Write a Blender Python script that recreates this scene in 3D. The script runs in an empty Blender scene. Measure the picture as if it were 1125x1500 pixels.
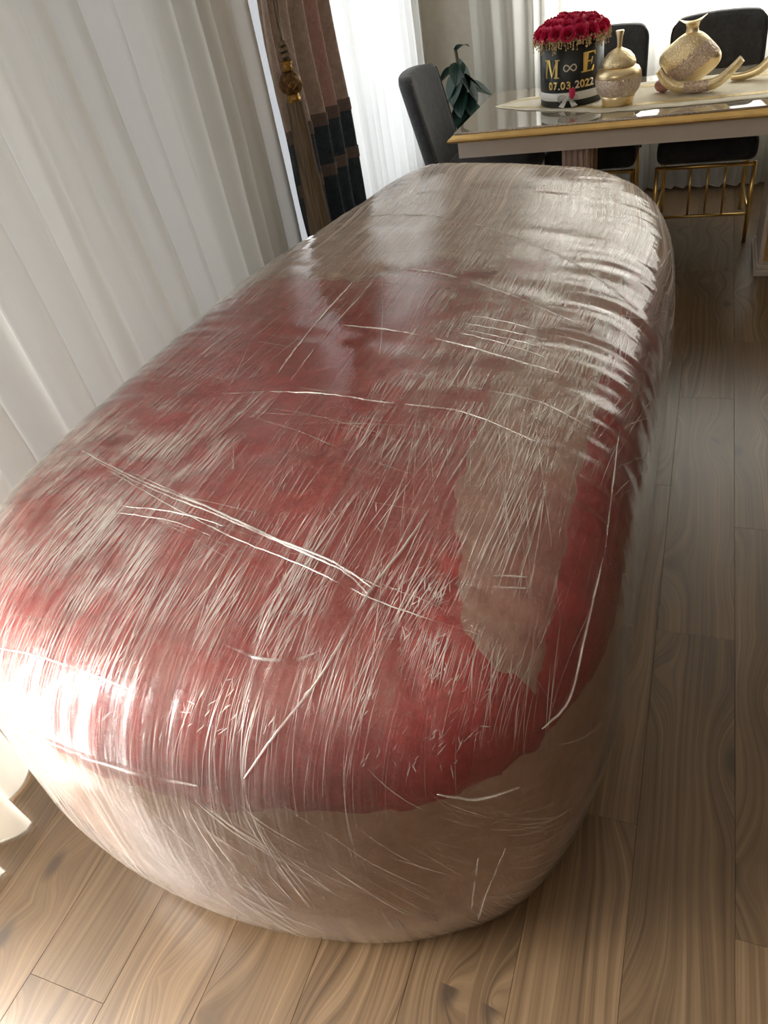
import bpy, bmesh, math, random
from mathutils import Vector, Matrix, noise
from mathutils.bvhtree import BVHTree

random.seed(7)
scene = bpy.context.scene
col = scene.collection
PI = math.pi

# ------------------------------------------------------------------ camera
FPX = 1083.0
PITCH, ROLL, YAW, CAMH = map(math.radians, (38.0, -11.35, 26.7, 0)); CAMH = 1.65
_h = Vector((-math.sin(YAW), math.cos(YAW), 0)); _r = Vector((math.cos(YAW), math.sin(YAW), 0)); _u = Vector((0, 0, 1))
CF = _h * math.cos(PITCH) - _u * math.sin(PITCH)
_U = _h * math.sin(PITCH) + _u * math.cos(PITCH)
CX = _r * math.cos(ROLL) + _U * math.sin(ROLL)
CU = _U * math.cos(ROLL) - _r * math.sin(ROLL)
CAM = Vector((0, 0, CAMH))
cd = bpy.data.cameras.new('camera'); cam = bpy.data.objects.new('camera', cd); col.objects.link(cam)
cd.sensor_fit = 'VERTICAL'; cd.sensor_height = 36.0; cd.lens = FPX / 1500 * 36.0
cd.clip_start = 0.02
cam.matrix_world = Matrix(((CX.x, CU.x, -CF.x, CAM.x), (CX.y, CU.y, -CF.y, CAM.y), (CX.z, CU.z, -CF.z, CAM.z), (0, 0, 0, 1)))
scene.camera = cam

def ray(px, py):
    return CX * ((px - 562.5) / FPX) - CU * ((py - 750) / FPX) + CF
def at_z(px, py, z):
    d = ray(px, py); return CAM + d * ((z - CAM.z) / d.z)

# ------------------------------------------------------------------ world, daylight, exposure
w = bpy.data.worlds.new('world'); scene.world = w; w.use_nodes = True
w.node_tree.nodes['Background'].inputs[0].default_value = (0.92, 0.95, 1.0, 1)
w.node_tree.nodes['Background'].inputs[1].default_value = 0.3

def area(name, loc, rot, sx, sy, power, color):
    l = bpy.data.lights.new(name, 'AREA'); l.shape = 'RECTANGLE'; l.size = sx; l.size_y = sy; l.energy = power; l.color = color
    o = bpy.data.objects.new(name, l); o.location = loc; o.rotation_euler = rot; col.objects.link(o); return o
# daylight standing outside each window (an area light's -Z is its beam)
EAST = (0, -PI / 2, 0); NORTH = (-PI / 2, 0, 0)
area('daylight_balcony_door', (-2.08, -0.22, 1.08), EAST, 1.95, 0.95, 138, (1.0, 0.965, 0.92))
area('daylight_near_window', (-2.75, 0.70, 1.25), EAST, 2.2, 1.4, 5.6, (1.0, 0.97, 0.92))
area('daylight_side_window', (-2.25, 4.0, 1.45), EAST, 2.2, 2.2, 18.5, (0.98, 0.99, 1.0))
area('daylight_end_window', (0.55, 5.98, 1.6), NORTH, 2.9, 1.7, 68, (1.0, 0.96, 0.86))
scene.view_settings.view_transform = 'Standard'
scene.view_settings.look = 'None'
scene.view_settings.gamma = 1.0
scene.view_settings.use_curve_mapping = False
scene.view_settings.exposure = 0.95

# ------------------------------------------------------------------ node helpers
def new_mat(name):
    m = bpy.data.materials.new(name); m.use_nodes = True
    nt = m.node_tree; nt.nodes.clear()
    out = nt.nodes.new('ShaderNodeOutputMaterial')
    return m, nt, out
def N(nt, t, **kw):
    n = nt.nodes.new(t)
    for k, v in kw.items():
        if k in n.bl_rna.properties.keys(): setattr(n, k, v)
        else:
            n.inputs[k.replace('_', ' ')].default_value = v
    return n
def L(nt, a, b): nt.links.new(a, b)
def mth(nt, op, a, b=None, c=None, clamp=False):
    n = nt.nodes.new('ShaderNodeMath'); n.operation = op; n.use_clamp = clamp
    for i, v in enumerate((a, b, c)):
        if v is None: continue
        if isinstance(v, (int, float)): n.inputs[i].default_value = v
        else: nt.links.new(v, n.inputs[i])
    return n.outputs[0]
def ramp(nt, fac, stops):
    n = nt.nodes.new('ShaderNodeValToRGB'); e = n.color_ramp.elements
    while len(e) < len(stops): e.new(0.5)
    for el, (p, c) in zip(e, stops):
        el.position = p; el.color = (c[0], c[1], c[2], 1) if len(c) == 3 else c
    nt.links.new(fac, n.inputs[0]); return n.outputs[0]
def g(v): return (v, v, v)
def mapping(nt, vec, scale=(1, 1, 1), rot=(0, 0, 0), loc=(0, 0, 0)):
    n = nt.nodes.new('ShaderNodeMapping'); n.inputs['Scale'].default_value = scale; n.inputs['Rotation'].default_value = rot; n.inputs['Location'].default_value = loc
    nt.links.new(vec, n.inputs[0]); return n.outputs[0]
def noise_t(nt, vec, scale=1.0, detail=2.0, rough=0.5, dist=0.0):
    n = nt.nodes.new('ShaderNodeTexNoise'); n.inputs['Scale'].default_value = scale; n.inputs['Detail'].default_value = detail
    n.inputs['Roughness'].default_value = rough; n.inputs['Distortion'].default_value = dist
    nt.links.new(vec, n.inputs['Vector']); return n.outputs[0]
def objco(nt): return nt.nodes.new('ShaderNodeTexCoord').outputs['Object']
def bump(nt, h, strength=0.3, dist=0.01):
    n = nt.nodes.new('ShaderNodeBump'); n.inputs['Strength'].default_value = strength; n.inputs['Distance'].default_value = dist
    nt.links.new(h, n.inputs['Height']); return n.outputs[0]
def princ(nt, out=None, **kw):
    n = nt.nodes.new('ShaderNodeBsdfPrincipled')
    for k, v in kw.items():
        s = n.inputs[k.replace('_', ' ')]
        if hasattr(v, 'is_output'): nt.links.new(v, s)
        else: s.default_value = (v[0], v[1], v[2], 1) if isinstance(v, tuple) and len(v) == 3 else v
    if out: nt.links.new(n.outputs[0], out.inputs[0])
    return n
def mixc(nt, fac, a, b, mode='MIX'):
    n = nt.nodes.new('ShaderNodeMix'); n.data_type = 'RGBA'; n.blend_type = mode
    for i, v in ((0, fac), (6, a), (7, b)):
        if hasattr(v, 'is_output'): nt.links.new(v, n.inputs[i])
        elif isinstance(v, (int, float)): n.inputs[i].default_value = v
        else: n.inputs[i].default_value = (v[0], v[1], v[2], 1)
    return n.outputs[2]
def mixs(nt, fac, a, b):
    n = nt.nodes.new('ShaderNodeMixShader')
    if hasattr(fac, 'is_output'): nt.links.new(fac, n.inputs[0])
    else: n.inputs[0].default_value = fac
    nt.links.new(a, n.inputs[1]); nt.links.new(b, n.inputs[2]); return n.outputs[0]

def simple(name, color, rough=0.5, metal=0.0, var=0.12, scale=20.0, bmp=0.0, bscale=60.0, **kw):
    m, nt, out = new_mat(name); co = objco(nt)
    n = noise_t(nt, co, scale, 3)
    c = mixc(nt, n, tuple(x * (1 - var) for x in color), tuple(min(1, x * (1 + var)) for x in color))
    args = dict(Base_Color=c, Roughness=rough, Metallic=metal); args.update(kw)
    if bmp: args['Normal'] = bump(nt, noise_t(nt, co, bscale, 3), bmp, 0.004)
    princ(nt, out, **args); return m

# ------------------------------------------------------------------ materials
def mat_wood():
    m, nt, out = new_mat('oak_laminate'); co = objco(nt)
    oi = nt.nodes.new('ShaderNodeObjectInfo'); rnd = oi.outputs['Random']
    cmb = nt.nodes.new('ShaderNodeCombineXYZ')
    L(nt, mth(nt, 'MULTIPLY', rnd, 13.0), cmb.inputs[0]); L(nt, mth(nt, 'MULTIPLY', rnd, 57.0), cmb.inputs[1]); L(nt, mth(nt, 'MULTIPLY', rnd, 5.0), cmb.inputs[2])
    va = nt.nodes.new('ShaderNodeVectorMath'); va.operation = 'ADD'; L(nt, co, va.inputs[0]); L(nt, cmb.outputs[0], va.inputs[1]); p = va.outputs[0]
    # knots: distance to sparse stretched cells bends the grain round them
    v = nt.nodes.new('ShaderNodeTexVoronoi'); v.voronoi_dimensions = '2D'; v.inputs['Scale'].default_value = 1.0; v.inputs['Randomness'].default_value = 1.0
    L(nt, mapping(nt, p, (4.2, 2.0, 0.0)), v.inputs['Vector'])
    d = v.outputs['Distance']
    kn = mth(nt, 'POWER', mth(nt, 'SUBTRACT', 1.0, mth(nt, 'MULTIPLY', d, 2.2), clamp=True), 1.6)
    sep = nt.nodes.new('ShaderNodeSeparateXYZ'); L(nt, p, sep.inputs[0])
    warp = noise_t(nt, mapping(nt, p, (5.0, 0.7, 1.0)), 1.0, 2)
    field = mth(nt, 'ADD', sep.outputs[0], mth(nt, 'ADD', mth(nt, 'MULTIPLY', warp, 0.10), mth(nt, 'MULTIPLY', kn, 0.075)))
    def lines(fx, fy, det):
        c = nt.nodes.new('ShaderNodeCombineXYZ'); L(nt, mth(nt, 'MULTIPLY', field, fx), c.inputs[0]); L(nt, mth(nt, 'MULTIPLY', sep.outputs[1], fy), c.inputs[1])
        return noise_t(nt, c.outputs[0], 1.0, det, 0.6)
    ringn = lines(85.0, 0.5, 3); fine = lines(300.0, 2.2, 3)
    broad = noise_t(nt, mapping(nt, p, (11.0, 1.0, 1.0)), 1.0, 3)
    gmix = mth(nt, 'ADD', mth(nt, 'MULTIPLY', ringn, 0.50), mth(nt, 'ADD', mth(nt, 'MULTIPLY', fine, 0.25), mth(nt, 'MULTIPLY', broad, 0.25)))
    c = ramp(nt, gmix, [(0.34, (0.27, 0.185, 0.108)), (0.48, (0.165, 0.103, 0.053)), (0.64, (0.066, 0.038, 0.018))])
    core = ramp(nt, d, [(0.035, g(1)), (0.10, g(0))])
    big = mth(nt, 'GREATER_THAN', noise_t(nt, mapping(nt, p, (3, 1.2, 1)), 1.0, 0), 0.52)
    c = mixc(nt, mth(nt, 'MULTIPLY', mth(nt, 'MULTIPLY', core, big), 0.85), c, (0.045, 0.03, 0.02))
    tone = mth(nt, 'MULTIPLY_ADD', rnd, 0.22, 0.86)
    tc = nt.nodes.new('ShaderNodeCombineColor')
    for i in range(3): L(nt, tone, tc.inputs[i])
    c = mixc(nt, 1.0, c, tc.outputs[0], 'MULTIPLY')
    princ(nt, out, Base_Color=c, Roughness=mth(nt, 'MULTIPLY_ADD', fine, 0.12, 0.27), Normal=bump(nt, gmix, 0.15, 0.001), Specular_IOR_Level=0.8)
    return m

def mat_sheer(name, tint, trans=0.55):
    m, nt, out = new_mat(name); co = objco(nt)
    weave = noise_t(nt, mapping(nt, co, (60, 60, 4)), 1.0, 3)
    c = mixc(nt, weave, tuple(x * 0.93 for x in tint), tint)
    df = nt.nodes.new('ShaderNodeBsdfDiffuse'); L(nt, c, df.inputs[0])
    tl = nt.nodes.new('ShaderNodeBsdfTranslucent'); L(nt, c, tl.inputs[0])
    tp = nt.nodes.new('ShaderNodeBsdfTransparent')
    s = mixs(nt, trans, df.outputs[0], tl.outputs[0])
    s = mixs(nt, mth(nt, 'MULTIPLY_ADD', weave, 0.10, 0.02), s, tp.outputs[0])
    L(nt, s, out.inputs[0]); return m

def mat_velvet(name, dark, light, scale=18, sheen=0.5, stripes=None, alt=None):
    m, nt, out = new_mat(name); co = objco(nt)
    a = noise_t(nt, co, scale, 4, 0.6, 0.6)
    b = noise_t(nt, co, scale * 5, 3, 0.6, 0.4)
    f = mth(nt, 'ADD', mth(nt, 'MULTIPLY', a, 0.65), mth(nt, 'MULTIPLY', b, 0.35))
    c = ramp(nt, f, [(0.34, dark), (0.66, light)])
    if stripes:      # cloth folded in lengthwise strips of differing tone
        sx = nt.nodes.new('ShaderNodeSeparateXYZ'); L(nt, co, sx.inputs[0])
        wob = mth(nt, 'MULTIPLY', noise_t(nt, co, 1.6, 2), 0.10)
        k = mth(nt, 'FLOOR', mth(nt, 'MULTIPLY', mth(nt, 'ADD', sx.outputs[0], wob), 8.5))
        wn = nt.nodes.new('ShaderNodeTexWhiteNoise'); wn.noise_dimensions = '1D'; L(nt, k, wn.inputs['W'])
        c = mixc(nt, mth(nt, 'MULTIPLY', wn.outputs[0], stripes), c, alt)
    if alt and not stripes:
        pt = noise_t(nt, mapping(nt, co, (4, 3, 3), (0, 0, 0.5)), 1.0, 3, 0.6)
        c = mixc(nt, ramp(nt, pt, [(0.50, g(0)), (0.62, g(0.75))]), c, alt)
    h = mth(nt, 'ADD', mth(nt, 'MULTIPLY', a, 1.0), mth(nt, 'MULTIPLY', b, 0.35))
    princ(nt, out, Base_Color=c, Roughness=0.75, Sheen_Weight=sheen, Sheen_Roughness=0.4, Normal=bump(nt, h, 0.5, 0.012))
    return m

def mat_film():
    """Stretch film: clear glossy sheet with white drawn-out streaks where it is pulled or layered; far end whitened in place of light."""
    m, nt, out = new_mat('stretch_film'); co = objco(nt)
    wv = nt.nodes.new('ShaderNodeVectorMath'); wv.operation = 'MULTIPLY_ADD'
    nz = nt.nodes.new('ShaderNodeTexNoise'); nz.inputs['Scale'].default_value = 1.3; nz.inputs['Detail'].default_value = 1.0; L(nt, co, nz.inputs['Vector'])
    L(nt, nz.outputs['Color'], wv.inputs[0]); wv.inputs[1].default_value = (0.16, 0.0, 0.0); L(nt, co, wv.inputs[2]); p = wv.outputs[0]
    s1 = noise_t(nt, mapping(nt, p, (230, 0.4, 4), (0, 0, 0.0)), 1.0, 4, 0.62)
    s2 = noise_t(nt, mapping(nt, p, (110, 0.35, 3), (0, 0, -0.12)), 1.0, 4, 0.62)
    s3 = noise_t(nt, mapping(nt, p, (0.4, 90, 5), (0, 0, 0.18)), 1.0, 4, 0.62)
    h1 = ramp(nt, s1, [(0.50, g(0)), (0.70, g(1))])
    h2 = ramp(nt, s2, [(0.50, g(0)), (0.72, g(1))])
    h3 = ramp(nt, s3, [(0.55, g(0)), (0.74, g(1))])
    lay = noise_t(nt, mapping(nt, co, (1.5, 0.9, 1.2), (0, 0, 0.4), (3.1, 1.7, 0)), 1.0, 2, 0.5)
    layers = ramp(nt, lay, [(0.38, g(0.12)), (0.66, g(1))])
    sep = nt.nodes.new('ShaderNodeSeparateXYZ'); L(nt, co, sep.inputs[0])
    far = nt.nodes.new('ShaderNodeMapRange'); far.inputs[1].default_value = -0.35; far.inputs[2].default_value = 0.95; L(nt, sep.outputs[1], far.inputs[0])  # film layers at the far end, with haze raised to stand in for light
    nearl = nt.nodes.new('ShaderNodeMapRange'); nearl.inputs[1].default_value = -1.3; nearl.inputs[2].default_value = -2.1
    L(nt, mth(nt, 'ADD', sep.outputs[1], mth(nt, 'MULTIPLY', sep.outputs[0], 1.1)), nearl.inputs[0])
    def blob(cx, cy, rx, ry):
        q = mth(nt, 'ADD', mth(nt, 'POWER', mth(nt, 'MULTIPLY', mth(nt, 'SUBTRACT', sep.outputs[0], cx), 1 / rx), 2.0), mth(nt, 'POWER', mth(nt, 'MULTIPLY', mth(nt, 'SUBTRACT', sep.outputs[1], cy), 1 / ry), 2.0))
        return mth(nt, 'POWER', 2.718, mth(nt, 'MULTIPLY', q, -1.0))
    layers = mth(nt, 'MULTIPLY', layers, mth(nt, 'MULTIPLY_ADD', blob(-0.10, -0.75, 0.38, 0.60), -0.75, 1.0))
    layers = mth(nt, 'ADD', layers, mth(nt, 'MULTIPLY', blob(0.30, -0.05, 0.26, 0.75), 0.9))
    haze = mth(nt, 'MAXIMUM', mth(nt, 'MULTIPLY', layers, 0.32), mth(nt, 'MAXIMUM', mth(nt, 'MULTIPLY', far.outputs[0], 1.6), mth(nt, 'MULTIPLY', nearl.outputs[0], 0.9)))
    st = mth(nt, 'MAXIMUM', mth(nt, 'MULTIPLY', h1, 0.8), mth(nt, 'MAXIMUM', mth(nt, 'MULTIPLY', h2, 0.75), mth(nt, 'MULTIPLY', h3, 0.45)))
    fac = mth(nt, 'ADD', mth(nt, 'MULTIPLY', haze, 0.15), mth(nt, 'MULTIPLY', mth(nt, 'MULTIPLY', st, haze), 0.70), clamp=True)
    fac = mth(nt, 'ADD', fac, 0.03)
    nrm = bump(nt, mth(nt, 'ADD', mth(nt, 'ADD', s1, s2), mth(nt, 'ADD', mth(nt, 'MULTIPLY', s3, 0.3), mth(nt, 'MULTIPLY', noise_t(nt, co, 26.0, 3, 0.6, 1.4), 0.6))), 0.22, 0.004)
    tp = nt.nodes.new('ShaderNodeBsdfTransparent')
    gl = nt.nodes.new('ShaderNodeBsdfGlossy'); gl.inputs['Roughness'].default_value = 0.07
    nrm2 = bump(nt, mth(nt, 'ADD', mth(nt, 'ADD', s1, s2), mth(nt, 'MULTIPLY', noise_t(nt, co, 26.0, 3, 0.6, 1.4), 0.8)), 0.10, 0.004); L(nt, nrm2, gl.inputs['Normal'])
    lw = nt.nodes.new('ShaderNodeLayerWeight'); lw.inputs['Blend'].default_value = 0.30; L(nt, nrm2, lw.inputs['Normal'])
    clear = mixs(nt, mth(nt, 'MULTIPLY_ADD', lw.outputs['Fresnel'], 1.9, -0.03, clamp=True), tp.outputs[0], gl.outputs[0])
    df = nt.nodes.new('ShaderNodeBsdfDiffuse'); df.inputs[0].default_value = (0.95, 0.83, 0.76, 1); L(nt, nrm, df.inputs['Normal'])
    L(nt, mixs(nt, fac, clear, df.outputs[0]), out.inputs[0]); return m

def mat_strand(name, alpha):
    m, nt, out = new_mat(name); co = objco(nt)
    n = noise_t(nt, mapping(nt, co, (9, 9, 9)), 1.0, 3)
    df = nt.nodes.new('ShaderNodeBsdfDiffuse'); df.inputs[0].default_value = (0.95, 0.89, 0.84, 1)
    gl = nt.nodes.new('ShaderNodeBsdfGlossy'); gl.inputs['Roughness'].default_value = 0.22
    s = mixs(nt, 0.35, df.outputs[0], gl.outputs[0])
    tp = nt.nodes.new('ShaderNodeBsdfTransparent')
    L(nt, mixs(nt, ramp(nt, n, [(0.36, g(0.0)), (0.62, g(alpha))]), tp.outputs[0], s), out.inputs[0]); return m

def mat_glassy(name, base, rough=0.04, refl=0.5):
    m, nt, out = new_mat(name); co = objco(nt)
    n = noise_t(nt, co, 6, 2)
    df = nt.nodes.new('ShaderNodeBsdfDiffuse'); L(nt, mixc(nt, n, tuple(x * 0.9 for x in base), base), df.inputs[0])
    gl = nt.nodes.new('ShaderNodeBsdfGlossy'); gl.inputs['Roughness'].default_value = rough
    L(nt, mixs(nt, refl, df.outputs[0], gl.outputs[0]), out.inputs[0]); return m

def mat_hammered(name, a, b, scale, strength, metal=1.0, rough=0.25):
    m, nt, out = new_mat(name); co = objco(nt)
    v = nt.nodes.new('ShaderNodeTexVoronoi'); v.inputs['Scale'].default_value = scale; L(nt, co, v.inputs['Vector'])
    c = ramp(nt, v.outputs['Distance'], [(0.0, a), (0.7, b)])
    princ(nt, out, Base_Color=c, Metallic=metal, Roughness=rough, Normal=bump(nt, v.outputs['Distance'], strength, 0.006)); return m

M = {}
M['wood'] = mat_wood()
M['sub'] = simple('subfloor', (0.10, 0.07, 0.045), 0.8)
M['wall'] = simple('wall_paint', (0.64, 0.60, 0.52), 0.9, bmp=0.05)
M['wall2'] = simple('taupe_wall_paint', (0.11, 0.085, 0.065), 0.9, bmp=0.05)
M['ceil'] = simple('ceiling_paint', (0.66, 0.61, 0.53), 0.9)
M['skirt'] = simple('dark_baseboard', (0.05, 0.04, 0.035), 0.5)
M['pvc'] = simple('white_window_frame', (0.78, 0.78, 0.77), 0.35)
M['sheer'] = mat_sheer('sheer_cream', (0.86, 0.84, 0.78), 0.52)
M['sheer_white'] = mat_sheer('sheer_white', (0.90, 0.91, 0.90), 0.62)
M['hem'] = mat_sheer('sheer_hem', (0.84, 0.83, 0.80), 0.3)
M['drape'] = mat_velvet('drape_beige', (0.36, 0.275, 0.23), (0.50, 0.40, 0.345), 30, 0.3)
M['drape_pink'] = mat_velvet('drape_rose', (0.42, 0.25, 0.22), (0.52, 0.33, 0.30), 30, 0.3)
M['navy'] = mat_velvet('drape_navy', (0.018, 0.030, 0.045), (0.045, 0.065, 0.085), 34, 0.3)
M['braid'] = simple('braid_brown', (0.16, 0.12, 0.105), 0.7, var=0.5, scale=120, bmp=0.6, bscale=200)
def mat_fringe():
    m, nt, out = new_mat('tassel_fringe'); n = noise_t(nt, mapping(nt, objco(nt), (260, 260, 3)), 1.0, 3)
    princ(nt, out, Base_Color=ramp(nt, n, [(0.35, (0.09, 0.06, 0.035)), (0.65, (0.26, 0.19, 0.12))]), Roughness=0.6, Normal=bump(nt, n, 0.8, 0.004)); return m
M['fringe'] = mat_fringe()
M['antique'] = mat_hammered('antique_gold', (0.55, 0.33, 0.09), (0.25, 0.13, 0.035), 60, 0.6, 0.9, 0.35)
M['bronze'] = mat_hammered('bronze_ball', (0.26, 0.15, 0.06), (0.10, 0.055, 0.025), 60, 0.6, 0.8, 0.4)
M['red'] = mat_velvet('red_velvet', (0.42, 0.020, 0.028), (0.70, 0.058, 0.062), 16, 0.12, 0.5, (0.42, 0.11, 0.10))
M['cream'] = mat_velvet('pinkish_cream_velvet', (0.72, 0.50, 0.41), (0.86, 0.66, 0.56), 14, 0.15, None, (0.50, 0.27, 0.23))
M['rosecloth'] = mat_velvet('rose_beige_velvet', (0.50, 0.26, 0.20), (0.62, 0.38, 0.31), 14, 0.15, None, (0.46, 0.13, 0.12))
M['base'] = mat_velvet('beige_velvet', (0.60, 0.375, 0.255), (0.76, 0.52, 0.37), 12, 0.1)
M['film'] = mat_film()
M['strand'] = mat_strand('film_rope_glint', 0.7)
M['hair'] = mat_strand('film_hair_glint', 0.85)
M['gold'] = simple('brushed_gold', (0.80, 0.55, 0.20), 0.28, 1.0, 0.08, 30)
M['goldpaint'] = simple('gold_leaf_edge', (0.74, 0.50, 0.20), 0.35, 0.75, 0.2, 14)
M['lacquer'] = simple('cream_lacquer', (0.62, 0.56, 0.50), 0.35, var=0.05)
M['rosewood'] = simple('pink_beige_fluted', (0.48, 0.36, 0.31), 0.45, var=0.08)
M['panel'] = simple('painted_panel', (0.42, 0.30, 0.12), 0.5, var=0.7, scale=18)
M['glass_top'] = mat_glassy('table_glass', (0.36, 0.31, 0.24), 0.025, 0.55)
M['greenglass'] = simple('glass_edge_green', (0.05, 0.09, 0.075), 0.1)
M['chair'] = mat_velvet('charcoal_velvet', (0.020, 0.021, 0.024), (0.045, 0.047, 0.052), 26, 0.22)
M['box'] = simple('black_box', (0.012, 0.016, 0.016), 0.35, var=0.2)
M['ribbon'] = simple('white_satin', (0.74, 0.75, 0.73), 0.35, var=0.06)
M['rose'] = simple('red_rose', (0.62, 0.014, 0.085), 0.6, var=0.35, scale=60)
M['dry'] = simple('dried_straw', (0.62, 0.46, 0.24), 0.8, var=0.3, scale=40)
M['goldletter'] = simple('gold_letter', (0.85, 0.62, 0.22), 0.3, 0.7, 0.15, 30)
M['silverletter'] = simple('silver_letter', (0.75, 0.68, 0.55), 0.3, 0.7, 0.15, 30)
M['hammer'] = mat_hammered('hammered_gold', (1.0, 0.90, 0.66), (0.84, 0.68, 0.40), 130, 0.30, 0.8, 0.34)
M['polish'] = simple('polished_gold', (0.92, 0.76, 0.47), 0.32, 0.85, 0.05)
M['sparkle'] = mat_hammered('crystal_band', (0.95, 0.84, 0.72), (0.62, 0.48, 0.38), 110, 0.7, 0.4, 0.3)
M['runner'] = simple('cream_runner', (0.74, 0.69, 0.57), 0.8, var=0.1, scale=30, bmp=0.3, bscale=150)
M['runnergold'] = simple('gold_embroidery', (0.62, 0.48, 0.20), 0.5, 0.3, 0.3, 60, 0.5, 160)
M['pink'] = simple('dusty_pink_glaze', (0.50, 0.25, 0.23), 0.35, var=0.2)
M['leaf'] = simple('rubber_leaf', (0.018, 0.050, 0.040), 0.3, var=0.5, scale=7)
M['leaf2'] = simple('yellowing_leaf', (0.30, 0.24, 0.06), 0.45, var=0.4, scale=9)
M['stem'] = simple('plant_stem', (0.09, 0.07, 0.035), 0.7)
M['pot'] = simple('dark_pot', (0.035, 0.035, 0.038), 0.4)
M['soil'] = simple('soil', (0.04, 0.025, 0.015), 0.95, bmp=0.5)
def mat_pane():
    m, nt, out = new_mat('window_glass'); co = objco(nt)
    tp = nt.nodes.new('ShaderNodeBsdfTransparent'); gl = nt.nodes.new('ShaderNodeBsdfGlossy'); gl.inputs['Roughness'].default_value = 0.02
    L(nt, mixs(nt, mth(nt, 'MULTIPLY_ADD', noise_t(nt, co, 2), 0.02, 0.05), tp.outputs[0], gl.outputs[0]), out.inputs[0]); return m
M['pane'] = mat_pane()

# ------------------------------------------------------------------ object helpers
def mesh(name, verts, faces, mat, parent=None, smooth=True):
    me = bpy.data.meshes.new(name); me.from_pydata([tuple(v) for v in verts], [], faces); me.update()
    if smooth: me.polygons.foreach_set('use_smooth', [True] * len(me.polygons))
    me.materials.append(M[mat])
    o = bpy.data.objects.new(name, me); col.objects.link(o)
    if parent:
        o.parent = parent
    return o
def from_bm(name, bm, mat, parent=None, smooth=False):
    me = bpy.data.meshes.new(name); bm.to_mesh(me); bm.free()
    if smooth: me.polygons.foreach_set('use_smooth', [True] * len(me.polygons))
    me.materials.append(M[mat]); o = bpy.data.objects.new(name, me); col.objects.link(o)
    if parent: o.parent = parent
    return o
def empty(name, loc, rz=0):
    o = bpy.data.objects.new(name, None); o.location = loc; o.rotation_euler = (0, 0, rz); o.empty_display_size = 0.1; col.objects.link(o); return o
def tag(o, label, cat, group=None, kind=None):
    if label: o['label'] = label
    if cat: o['category'] = cat
    if group: o['group'] = group
    if kind: o['kind'] = kind
    return o
def bx(bm, a, b, bev=0.0, seg=2):
    r = bmesh.ops.create_cube(bm, size=1.0); vs = r['verts']
    for v in vs:
        v.co = Vector([(a[i] + b[i]) / 2 + v.co[i] * (b[i] - a[i]) for i in range(3)])
    if bev:
        es = list({e for v in vs for e in v.link_edges})
        bmesh.ops.bevel(bm, geom=es, offset=bev, segments=seg, profile=0.6, affect='EDGES')
def box(name, a, b, mat, parent=None, bev=0.0, seg=2, smooth=False):
    bm = bmesh.new(); bx(bm, a, b, bev, seg); return from_bm(name, bm, mat, parent, smooth)
def lathe(name, prof, mat, parent=None, n=48, sx=1.0, sy=1.0, cap=True, loc=(0, 0, 0)):
    vs, fs = [], []
    for r, z in prof:
        for i in range(n):
            a = 2 * PI * i / n; vs.append((loc[0] + r * sx * math.cos(a), loc[1] + r * sy * math.sin(a), loc[2] + z))
    for k in range(len(prof) - 1):
        for i in range(n):
            j = (i + 1) % n; fs.append((k * n + i, k * n + j, (k + 1) * n + j, (k + 1) * n + i))
    if cap: fs.append(tuple(reversed(range(n)))); fs.append(tuple((len(prof) - 1) * n + i for i in range(n)))
    return mesh(name, vs, fs, mat, parent)
def tube_geo(pts, r, n=6, vs=None, fs=None):
    vs = [] if vs is None else vs; fs = [] if fs is None else fs
    b0 = len(vs); m = len(pts); up = Vector((0, 0, 1))
    for i, p in enumerate(pts):
        t = (pts[min(i + 1, m - 1)] - pts[max(i - 1, 0)]); t = t.normalized() if t.length > 1e-9 else Vector((0, 0, 1))
        s = t.cross(up); s = s.normalized() if s.length > 1e-4 else Vector((1, 0, 0)); q = s.cross(t)
        rr = r(i / max(1, m - 1)) if callable(r) else r
        for k in range(n):
            a = 2 * PI * k / n; vs.append(p + s * (rr * math.cos(a)) + q * (rr * math.sin(a)))
    for i in range(m - 1):
        for k in range(n):
            j = (k + 1) % n; fs.append((b0 + i * n + k, b0 + i * n + j, b0 + (i + 1) * n + j, b0 + (i + 1) * n + k))
    fs.append(tuple(b0 + k for k in reversed(range(n)))); fs.append(tuple(b0 + (m - 1) * n + k for k in range(n)))
    return vs, fs
def tube(name, pts, r, mat, parent=None, n=8):
    vs, fs = tube_geo([Vector(p) for p in pts], r, n); return mesh(name, vs, fs, mat, parent)
def smooth_path(pts, n=12):
    pts = [Vector(p) for p in pts]; out = []
    for i in range(len(pts) - 1):
        p0 = pts[max(i - 1, 0)]; p1 = pts[i]; p2 = pts[i + 1]; p3 = pts[min(i + 2, len(pts) - 1)]
        for k in range(n):
            t = k / n
            out.append(0.5 * ((2 * p1) + (p2 - p0) * t + (2 * p0 - 5 * p1 + 4 * p2 - p3) * t * t + (3 * p1 - p0 - 3 * p2 + p3) * t ** 3))
    out.append(pts[-1]); return out
def struct(o): o['kind'] = 'structure'; return o
def sst(a, b, x):
    t = max(0.0, min(1.0, (x - a) / (b - a))); return t * t * (3 - 2 * t)
def nz(x, y=0.0, z=0.0): return noise.noise(Vector((x, y, z)))

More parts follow.
